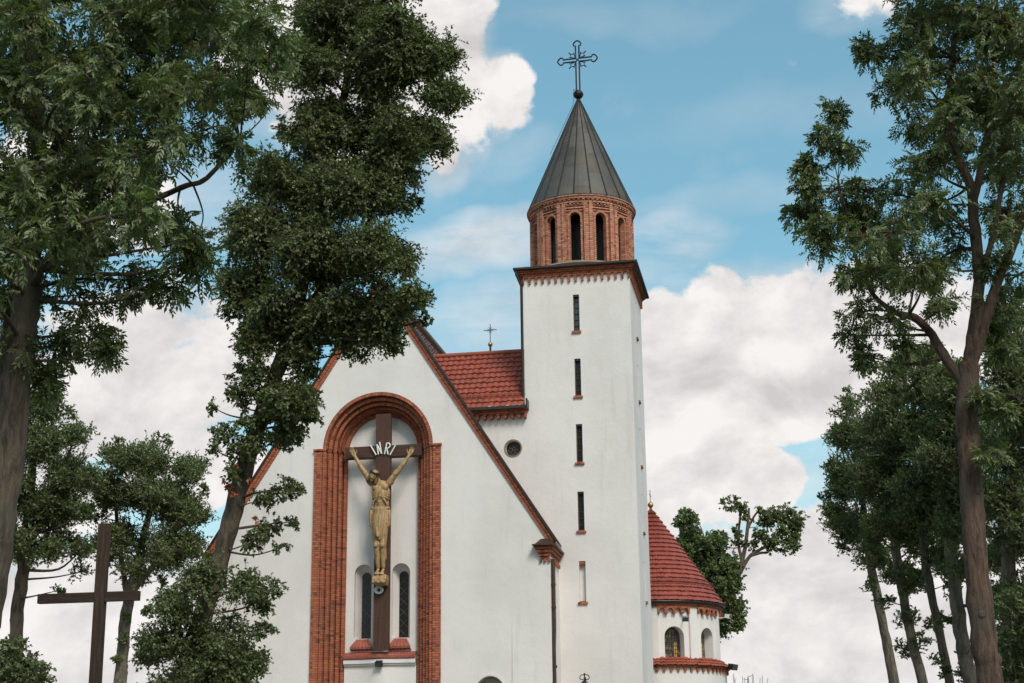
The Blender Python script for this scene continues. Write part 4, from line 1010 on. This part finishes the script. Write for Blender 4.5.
def foliage(tufts, rng, kind, size, lai, upb=.12, flat=.75, asp=(.65, .9)):
    OO = []
    """tufts: (centre, radius). returns leaf verts/tris/tint and twig segments"""
    PP = []; DD = []; TI = []; tw = []
    for (c, r, tt) in tufts:
        area = math.pi*r*r
        if kind == 'ash': per = lai*area/(9*.5*.075*.026*size*size)
        else: per = lai*area/(.5*size*size*.8)
        nl = max(4, int(per)); per_tw = 5 if kind == 'ash' else 9
        nt_ = max(3, nl//per_tw)
        d = norm(rng.normal(size=(nt_, 3))*np.array([1, 1, flat])+np.array([0, 0, upb])); s0 = c+rng.normal(size=(nt_, 3))*r*.28
        ln = r*rng.uniform(.45, 1.15, nt_)
        t = rng.uniform(.15, 1.05, (nt_, per_tw)); t[:, 0] = 1.0
        dr = rng.uniform(.1, .35, nt_)*(1 if upb < .3 else .3)
        pos = s0[:, None]+d[:, None]*(ln[:, None]*t)[..., None]; pos[..., 2] -= dr[:, None]*ln[:, None]*t*t
        dd = norm(d[:, None]*.8+rng.normal(size=(nt_, per_tw, 3))*.55+np.array([0, 0, -.28 if upb < .3 else .15]))
        OO.append(norm(pos-c+np.array([0, 0, .15*r])).reshape(-1, 3)); PP.append(pos.reshape(-1, 3)); DD.append(dd.reshape(-1, 3)); TI.append(np.clip(rng.normal(.42+tt, .2, nt_*per_tw), 0, 1))
        e = s0+d*ln[:, None]; e[:, 2] -= dr*ln; mm = s0+d*ln[:, None]*.5; mm[:, 2] -= dr*ln*.25
        tw.append(np.stack([s0, mm, e], 1))
    P = np.concatenate(PP); D = np.concatenate(DD); TI = np.concatenate(TI); n = len(P)
    U = norm(rng.normal(size=(n, 3))*.42+np.array([0, 0, .75])+np.concatenate(OO)*.95)
    if kind != 'ash':
        Lf = size*rng.uniform(.75, 1.25, n); V, T = kites(P, D, U, Lf, Lf*rng.uniform(asp[0], asp[1], n), rng); tint = np.repeat(TI, 4)
    else:
        S = norm(np.cross(D, U)); L_ = .20*size*rng.uniform(.75, 1.2, n)
        Ps = []; Ds = []; Ls = []; Ts = []; Us = []
        for k, (tt, sd) in enumerate([(.25, 1), (.25, -1), (.45, 1), (.45, -1), (.65, 1), (.65, -1), (.83, 1), (.83, -1), (.95, 0)]):
            q_ = P+D*(L_*tt)[:, None]; q_[:, 2] -= .25*L_*tt*tt
            dl = norm(D*(.75 if sd else 1)+S*sd*.75+rng.normal(size=(n, 3))*.18+np.array([0, 0, -.3]))
            Ps.append(q_); Ds.append(dl); Us.append(norm(U+rng.normal(size=(n, 3))*.25)); Ls.append(.078*size*rng.uniform(.8, 1.2, n)*(1 if tt > .3 else .8)); Ts.append(TI)
        P = np.concatenate(Ps); D = np.concatenate(Ds); U = np.concatenate(Us); Lf = np.concatenate(Ls); V, T = kites(P, D, U, Lf, Lf*.42, rng); tint = np.repeat(np.concatenate(Ts), 4)
    return V, T, tint, np.concatenate(tw)
def twig_mesh(tw, rad):
    """thin three-sided twigs"""
    n = len(tw); d = norm(tw[:, 2]-tw[:, 0]); a = norm(np.cross(d, np.array([.3, .2, 1.0]))); b_ = np.cross(d, a); V = []
    for i, rr_ in enumerate((1, .75, .35)):
        for k in range(3):
            an = 2*math.pi*k/3; V.append(tw[:, i]+(a*math.cos(an)+b_*math.sin(an))*rad*rr_)
    V = np.stack(V, 1); T = []
    for i in range(2):
        for k in range(3):
            k2 = (k+1) % 3; T += [[i*3+k, i*3+k2, i*3+3+k2], [i*3+k, i*3+3+k2, i*3+3+k]]
    T = (np.arange(n)*9)[:, None, None]+np.array(T)[None]
    return V.reshape(-1, 3), T.reshape(-1, 3)
def smooth_path(pts, rads, n=6):
    P = [Vector(p) for p in pts]; out = []; rr_ = []
    for i in range(len(P)-1):
        p0, p1, p2, p3 = P[max(i-1, 0)], P[i], P[i+1], P[min(i+2, len(P)-1)]
        for k in range(n):
            t = k/n; out.append(.5*((2*p1)+(p2-p0)*t+(2*p0-5*p1+4*p2-p3)*t*t+(3*p1-p0-3*p2+p3)*t**3)); rr_.append(rads[i]+(rads[i+1]-rads[i])*t)
    out.append(P[-1]); rr_.append(rads[-1]); return out, rr_
def tree(name, label, Y, stems, clumps, kind, size, lai, bark, leaf, seed, depth=.8, group=None, cat='tree', sub=6, wobble=.06, extra=None, back=True, twr=.006, upb=.12, asp=(.65, .9), scars=()):
    """stems: pixel polylines [(x, y, width)] from low to high; the first one is the trunk"""
    rng = np.random.default_rng(seed); rnd = random.Random(seed); mpp = Y/FPX
    skel = []; base = None; wood = MB()
    for si, st in enumerate(stems):
        pts = []; rads = []
        for (x, y, w_, *dy) in st:
            p = at(x, y, Y+(dy[0] if dy else 0)); pts.append(Vector(p)); rads.append(w_*mpp*.5)
        if si == 0:
            lo = pts[0]; sl_ = (pts[1]-pts[0]); k = lo.z/max(sl_.z, .1)*.5
            base = Vector((lo.x-sl_.x*k, lo.y-sl_.y*k, 0)); pts = [base+Vector((0, 0, -.1)), base.lerp(lo, .12)]+pts; rads = [rads[0]*1.75, rads[0]*1.25]+rads
        P, Q = smooth_path(pts, rads, 6)
        for i in range(1, len(P)-1): P[i] = P[i]+Vector((rnd.gauss(0, 1), rnd.gauss(0, 1), 0))*Q[i]*wobble; Q[i] *= 1+rnd.gauss(0, .035)
        wood.tube(P, Q, 14, True); skel += [(p, r_) for p, r_ in zip(P, Q)]
        for i in range(3, len(P)-2):
            if rnd.random() < .14 and Q[i] > .08:      # knots and collars
                a = rnd.random()*6.28; wood.ball(P[i]+Vector((math.cos(a), math.sin(a), 0))*Q[i]*.72, Q[i]*.40, 10, 1.5)
    root = empty(name, base); tag(root, label, cat, group)
    tufts = []
    allc = []
    for c in clumps:
        x, y, r_ = c[:3]; lim = c[3] if len(c) > 3 else None
        layers = ((-1, 0, 1) if (back and r_*mpp > .35 and lim is None) else (0,))
        for ly in layers:
            dy = (ly*rnd.uniform(.35, 1.0)*depth) if ly else (lim if lim is not None else rnd.uniform(-.3, .3)*depth)
            jx, jy = (rnd.gauss(0, r_*.12), rnd.gauss(0, r_*.12)) if ly else (0, 0)
            allc.append((Vector(at(x+jx, y+jy, Y+dy)), r_*mpp*(Y+dy)/Y))
    for (c, r_) in allc:
        # limb from the skeleton towards the clump
        best = min(skel, key=lambda s_: (s_[0]-c).length+max(0, s_[0].z-c.z+.25*r_)*1.6)
        a = best[0]; L_ = (c-a).length
        if L_ > .15:
            rr0 = min(best[1]*.5, .010+.013*L_+.015*r_); mid = a.lerp(c, .5)+Vector((rnd.gauss(0, .08)*L_, rnd.gauss(0, .08)*L_, -.02*L_+rnd.gauss(0, .05)*L_))
            P, Q = smooth_path([a, mid, c], [rr0, rr0*.6, rr0*.28], 5); wood.tube(P, Q, 7, False)
        k = max(2, int(sub*rnd.uniform(.8, 1.2)))
        for i in range(k):
            v = rng.normal(size=3); v /= np.linalg.norm(v); v[2] *= .85; rr_ = r_*rng.uniform(.45, .82); ce = np.array(c)+v*rr_*1.0
            tr_ = r_*rng.uniform(.42, .62); tufts.append((ce, tr_, .06*rng.normal()))
            p2 = Vector(ce); wood.tube([c, c.lerp(p2, .5)+Vector((0, 0, .05*r_)), p2], [.012+.008*r_, .009+.004*r_, .004], 4, False)
    V, T, tint, tw = foliage(tufts, rng, kind, size, lai, upb, .75, asp)
    ob = wood.build('trunk', bark, root)
    tv, tt = twig_mesh(tw, twr); raw_mesh('twigs', tv, tt, bark, root)
    raw_mesh('crown', V, T, leaf, root, tint)
    for (x, y, r_) in scars:
        p = Vector(at(x, y, Y)); nb = min(skel, key=lambda s_: (s_[0]-p).length); c = Vector((p.x, nb[0].y-math.sqrt(max(nb[1]**2-(p.x-nb[0].x)**2, .0001))*.96, p.z)); m_ = MB(); m_.ball(c, r_*mpp, 14, 1.25, r_*mpp*.45); attach(m_.build('cut_scar', M_scar, None), root)
    if extra:
        V, T, tint, tw = foliage([(at(x, y, Y-.45), r_*mpp, 0) for (x, y, r_) in extra], rng, 'x', size, lai*.9); raw_mesh('dry_leaves', V, T, M_leaf_dead, root, tint)
    print(name, 'leaf tris', len(T)); return root

tree('ash_tree', 'big dark ash tree filling the upper left corner, bare grey trunk at the left edge', 16,
     [[(-34, 695, 35), (-14, 610, 34), (3, 500, 33), (13, 410, 33), (21, 340, 33), (27, 290, 31), (32, 230, 26)],
      [(32, 230, 26), (40, 180, 20), (38, 120, 17), (36, 60, 15), (34, -20, 12), (40, -110, 7)],
      [(32, 225, 20), (55, 150, 14), (78, 110, 12), (100, 60, 9), (125, 0, 7), (150, -90, 5)],
      [(36, 240, 12, .3), (90, 212, 9, .5), (150, 200, 7, .5), (185, 186, 6.5), (207, 178, 5.5), (240, 140, 4)],
      [(-62, 690, 18, 1.2), (-24, 520, 17, 1.1), (-2, 400, 16, .9), (10, 320, 14, .5), (24, 240, 12, .2)]],
     [(15, 20, 55), (75, 70, 48), (130, 15, 52), (195, 10, 52), (248, 25, 42), (282, 45, 18), (20, 100, 50), (110, 95, 52), (175, 75, 52), (228, 85, 38), (250, 95, 20), (254, 62, 28),
      (25, 175, 48), (90, 165, 52), (150, 145, 42), (205, 130, 34), (236, 140, 16), (20, 245, 44), (80, 235, 48), (132, 215, 42), (172, 245, 30), (198, 262, 18), (180, 215, 20),
      (25, 300, 34), (78, 295, 34), (128, 280, 28), (165, 288, 20), (60, 345, 24), (92, 330, 18), (15, 350, 26), (45, 378, 12), (105, 352, 10), (196, 240, 14),
      (-40, 60, 60), (-45, 180, 60), (-40, 290, 50), (40, -60, 70), (130, -70, 70), (220, -60, 60), (60, -150, 70), (160, -150, 60), (-30, -90, 60), (100, -220, 60)],
     'ash', .95, 1.25, M_bark, M_leaf_ash, 11, depth=1.6, sub=7)
tree('lime_tree', 'leaning lime tree clothed in leaves, right in front of the church gable', 29,
     [[(176, 700, 23), (196, 640, 22), (220, 562, 20), (236, 500, 20), (254, 440, 19), (272, 385, 17), (290, 335, 15)],
      [(290, 335, 17), (305, 270, 14), (322, 200, 12), (340, 120, 10), (352, 40, 8), (358, -60, 5)],
      [(296, 315, 10), (340, 270, 7), (372, 215, 5), (400, 150, 4)], [(288, 340, 10), (270, 290, 8), (262, 230, 6), (285, 160, 4)]],
     [(345, 15, 48), (395, 22, 34), (428, 52, 34), (380, 70, 46), (318, 60, 40), (310, 20, 24), (446, 95, 26), (392, 128, 46), (330, 130, 46), (300, 128, 25), (432, 140, 24), (272, 178, 34), (322, 195, 46),
      (382, 185, 42), (412, 205, 16), (262, 232, 42), (318, 258, 48), (372, 255, 40), (405, 265, 16), (244, 282, 32), (285, 318, 38), (338, 318, 40), (380, 318, 32), (412, 300, 20), (425, 320, 9), (232, 308, 16), (376, 292, 22, -.6), (392, 306, 16, -.5),
      (300, 352, 22), (258, 342, 22), (355, 350, 18), (230, 250, 18), (392, 340, 16),
      (238, 398, 20, -.3), (214, 408, 9), (225, 434, 16, -.3), (250, 448, 18, -.5), (212, 448, 8), (286, 398, 22), (306, 412, 16), (288, 436, 14), (265, 368, 20, -.5), (300, 375, 14), (246, 425, 16, -.4), (300, 400, 22), (285, 420, 21, -.3), (272, 400, 20, -.4), (298, 432, 14), (266, 440, 15, -.3), (310, 418, 13), (280, 405, 22, .5), (280, 440, 15, .4), (312, 372, 10), (250, 385, 16, -.5), (236, 372, 14),
      (232, 470, 16, -.5), (285, 488, 15), (262, 500, 14), (300, 490, 7), (270, 525, 15), (292, 522, 9), (256, 540, 14), (280, 548, 9), (240, 452, 14),
      (200, 590, 34, -.8), (236, 580, 30, -.9), (180, 632, 38, -.8), (228, 636, 36, -1), (262, 600, 18), (155, 650, 20), (206, 668, 38, -.9), (172, 605, 22), (275, 588, 10), (150, 610, 10), (250, 655, 22), (265, 628, 12), (222, 690, 36), (170, 690, 30), (215, 560, 14),
      (350, -50, 44), (390, -30, 36), (350, -110, 34), (310, -40, 30)],
     'lime', .064, 2.3, M_bark, M_leaf_lime, 23, depth=1.0, sub=8, extra=[(236, 470, 6), (243, 448, 5), (228, 482, 6), (250, 478, 4), (236, 490, 6), (222, 482, 4), (256, 520, 3), (199, 655, 4)], asp=(.55, .8))
tree('ash_tree', 'tall ash tree at the right edge with a bare reddish brown trunk and forked limbs', 22,
     [[(992, 695, 25), (984, 640, 24), (976, 560, 23), (971, 480, 23), (967, 420, 22), (969, 365, 21)],
      [(969, 372, 16), (974, 330, 13), (979, 280, 12), (974, 220, 11), (970, 185, 10), (955, 150, 9), (950, 90, 7), (956, 20, 6), (960, -80, 4)],
      [(970, 369, 14), (984, 325, 11), (1000, 275, 10), (1013, 245, 9), (1030, 190, 8), (1040, 100, 7), (1045, 0, 5)],
      [(966, 385, 12), (948, 362, 10), (932, 335, 9), (915, 318, 8), (895, 312, 6), (870, 290, 4), (850, 240, 3), (838, 180, 2.5)],
      [(972, 205, 9), (985, 150, 7), (992, 90, 5), (995, 20, 4), (1000, -60, 3)],
      [(976, 300, 7), (992, 240, 6), (1003, 180, 5)]],
     [(968, 12, 46), (915, 18, 32), (1008, 30, 42), (884, 50, 22), (925, 70, 34), (978, 85, 42), (1020, 105, 38), (896, 92, 20), (868, 46, 9), (945, 128, 34), (912, 128, 18), (1005, 155, 34), (836, 112, 9), (826, 138, 11),
      (846, 150, 14), (808, 162, 10), (804, 190, 14), (832, 192, 24), (866, 190, 22), (797, 206, 12), (812, 218, 15), (822, 240, 16), (848, 212, 20), (826, 222, 17), (862, 232, 28), (898, 195, 24), (898, 235, 30), (932, 205, 26), (880, 275, 28), (940, 300, 16), (952, 235, 18), (990, 262, 14), (1000, 305, 16), (848, 272, 15), (918, 275, 26), (862, 312, 16),
      (890, 322, 14), (850, 335, 9), (905, 345, 8), (936, 262, 18), (1010, 215, 26), (1018, 275, 20), (992, 330, 12), (1005, 350, 14), (930, 165, 26), (866, 355, 6),
      (1060, 60, 50), (1065, 180, 50), (960, -60, 55), (1020, -80, 60), (900, -40, 36), (985, -150, 60), (1000, 410, 9, -.3), (990, 452, 10, -.3), (985, 395, 6, -.3)],
     'ash', .9, .92, M_bark_red, M_leaf_ash, 37, depth=1.5, sub=7)
tree('far_tree', 'rounded tree at the lower left edge, its low boughs beside the timber cross', 42,
     [[(14, 695, 15), (17, 620, 14), (24, 560, 13), (30, 500, 10), (34, 440, 7)], [(24, 560, 7), (50, 500, 5), (70, 450, 3)], [(24, 555, 6), (5, 500, 5), (0, 430, 3)]],
     [(12, 410, 26), (46, 408, 26), (78, 436, 16), (30, 448, 36), (70, 478, 28), (10, 496, 34), (50, 510, 34), (84, 512, 14), (26, 548, 26), (60, 545, 22), (80, 572, 12), (60, 590, 9), (-20, 460, 40), (-15, 540, 30), (72, 415, 10), (84, 548, 14), (46, 392, 12), (90, 470, 12)],
     'x', .08, 2.0, M_bark, M_leaf_far, 41, depth=1.5, sub=8, group=None, twr=.008, upb=.5, asp=(.45, .65))
tree('shrub', 'low leafy bush in the bottom left corner', 36,
     [[(24, 700, 6), (26, 670, 4), (30, 650, 3)]], [(12, 655, 22), (34, 668, 16), (5, 680, 24), (28, 690, 20), (46, 680, 8)], 'x', .08, 1.7, M_bark, M_leaf_lime, 43, depth=.6, cat='shrub', twr=.008)
tree('far_tree', 'compact tree with a flat top seen directly behind the right arm of the timber cross', 45,
     [[(120, 695, 13), (123, 650, 12), (128, 605, 12), (138, 560, 9), (150, 510, 6)], [(128, 600, 7), (120, 550, 5), (115, 500, 3)], [(130, 595, 7), (165, 550, 5), (185, 510, 3)]],
     [(116, 458, 20), (150, 462, 26), (188, 470, 20), (108, 495, 24), (150, 502, 34), (190, 510, 24), (116, 538, 26), (162, 548, 30), (192, 548, 18), (134, 574, 18), (162, 580, 10), (106, 560, 10), (164, 442, 9), (118, 440, 8), (204, 490, 9), (98, 520, 10), (122, 640, 7, -.3), (127, 618, 6, -.3), (117, 660, 6, -.3)],
     'x', .082, 2.0, M_bark_pale, M_leaf_far, 47, depth=1.5, sub=8, twr=.008, upb=.6, asp=(.45, .65))
ROWG = 'row of trees beyond the right ash'
tree('row_tree', 'leftmost slim tree of the right row, its crown edge against open sky', 43,
     [[(896, 695, 10), (886, 640, 9), (876, 590, 8.5), (868, 550, 8), (862, 490, 5)]],
     [(846, 408, 13), (838, 440, 15), (856, 440, 22), (838, 475, 16), (858, 485, 28), (832, 512, 13), (852, 528, 24), (874, 556, 18), (842, 548, 10), (850, 392, 7), (826, 496, 8), (870, 585, 9), (868, 400, 12)],
     'x', .075, 2.0, M_bark_pale, M_leaf_far, 53, depth=1.2, sub=8, group=ROWG, twr=.008, upb=.75, asp=(.42, .6))
tree('row_tree', 'second slim tree from the left in the right row, tallest pointed crown', 40,
     [[(925, 695, 10), (912, 640, 9.5), (902, 590, 9), (896, 550, 9), (892, 460, 5)]],
     [(895, 372, 16), (890, 398, 22), (880, 430, 28), (902, 440, 28), (884, 475, 34), (900, 505, 30), (880, 530, 22), (908, 540, 20), (908, 372, 12), (912, 620, 14, -.2), (922, 640, 10, -.2), (898, 575, 16), (915, 585, 14), (905, 650, 12, .3), (886, 600, 10, -.3), (930, 625, 9, -.2), (898, 358, 7)],
     'x', .075, 2.0, M_bark_pale, M_leaf_far, 59, depth=1.2, sub=8, group=ROWG, twr=.008, upb=.75, asp=(.42, .6))
tree('row_tree', 'third slim tree from the left in the right row, between pointed crown and thick trunk', 38,
     [[(951, 695, 9), (941, 640, 8.5), (931, 590, 8), (924, 550, 8), (922, 460, 5)]],
     [(926, 362, 18), (930, 395, 26), (918, 430, 26), (938, 445, 30), (928, 485, 34), (925, 525, 28), (940, 555, 18), (922, 572, 13), (945, 585, 11), (938, 660, 8, -.2), (945, 372, 14)],
     'x', .075, 2.0, M_bark, M_leaf_far, 61, depth=1.2, sub=8, group=ROWG, twr=.008, upb=.75, asp=(.42, .6))
tree('row_tree', 'thick trunked tree of the right row directly behind the reddish ash trunk', 36,
     [[(972, 695, 15), (962, 640, 14), (955, 590, 13), (950, 545, 11), (950, 460, 7)]],
     [(955, 385, 24), (965, 420, 28), (952, 455, 32), (966, 495, 32), (958, 530, 26), (985, 440, 22), (985, 510, 20), (958, 570, 18), (990, 560, 18), (994, 600, 16), (975, 655, 14), (948, 620, 12), (990, 640, 14), (968, 675, 14), (945, 672, 7)],
     'x', .075, 2.0, M_bark_pale, M_leaf_far, 67, depth=1.2, sub=8, group=ROWG, twr=.008, upb=.75, asp=(.42, .6))
tree('row_tree', 'dark tree at the far right edge, foliage hanging to the photo bottom', 32,
     [[(1010, 700, 16), (1010, 620, 15), (1008, 540, 14), (1012, 460, 10), (1015, 380, 6)]],
     [(1012, 318, 24), (1000, 345, 20), (1018, 365, 36), (1008, 410, 30), (1020, 455, 36), (1008, 500, 30), (1025, 545, 32), (1018, 600, 26), (1025, 650, 30), (1006, 640, 12), (1045, 400, 50), (1050, 520, 50), (1012, 680, 20), (1045, 620, 40), (996, 470, 14), (1000, 560, 10)],
     'x', .072, 1.8, M_bark_pale, M_leaf_far, 71, depth=1.2, sub=8, group=ROWG, twr=.008, upb=.75, asp=(.42, .6))
tree('distant_tree', 'dense dark tree with an open curling limb to its right, rising behind the round chapel', 84,
     [[(700, 700, 7), (700, 640, 7), (705, 590, 5), (705, 540, 3)], [(702, 640, 5), (718, 612, 5), (734, 588, 5), (742, 562, 4.5), (747, 534, 3.5), (749, 508, 2)], [(739, 575, 4), (750, 556, 3.5), (765, 547, 3), (780, 537, 2)], [(742, 560, 3.5), (738, 540, 3), (740, 515, 2), (735, 505, 1.5)], [(750, 556, 3), (760, 553, 2.6), (768, 552, 2.2), (766, 545, 1.5)], [(748, 528, 3), (755, 515, 2), (762, 508, 1.5)]],
     [(686, 520, 11), (690, 540, 15), (705, 545, 18), (690, 565, 18), (718, 565, 18), (705, 585, 20), (727, 588, 14), (733, 606, 11), (722, 610, 14), (737, 624, 8), (712, 625, 16), (680, 552, 12), (722, 540, 9), (733, 572, 8), (695, 610, 20), (686, 512, 6), (740, 614, 5),
      (733, 503, 10.2, 0), (741, 506, 8.7, 0), (747, 516, 7.3, 0), (762, 512, 7.3, 0), (782, 515, 13.1, 0), (793, 520, 11.6, 0), (773, 520, 13.1, 0), (786, 532, 13.1, 0), (772, 540, 13.1, 0), (760, 536, 10.2, 0), (752, 545, 7.3, 0), (796, 536, 8.7, 0), (789, 546, 10.2, 0), (739, 540, 7.3, 0), (735, 530, 5.8, 0), (765, 525, 10.2, 0), (798, 525, 5.8, 0)],
     'x', .15, 2.3, M_bark, M_leaf_far, 73, depth=1.6, sub=8, twr=.012)
# bare twiggy bush by the chapel foot
rnd = random.Random(5); r0 = at(748, 683, 70); bush = tag(empty('bare_bush', (r0[0], 70, 0)), 'thin bare twiggy bush behind the foot of the round chapel', 'bush'); m = MB()
for k in range(26):
    a = Vector((r0[0]+rnd.uniform(-.02, .02), 70+rnd.uniform(-.02, .02), 0)); h_ = r0[2]+rnd.uniform(-.3, .42); t = Vector((r0[0]+rnd.gauss(0, .42), 70+rnd.gauss(0, .35), h_)); md = a.lerp(t, .6)+Vector((rnd.gauss(0, .1), 0, .1))
    m.tube([a, md, t], [.03, .018, .010], 5)
    for j in range(3):
        b2 = md.lerp(t, rnd.random()); m.tube([b2, b2+Vector((rnd.gauss(0, .22), rnd.gauss(0, .15), rnd.uniform(-.1, .25)))], [.011, .007], 4)
attach(m.build('twigs', M_bark), bush)
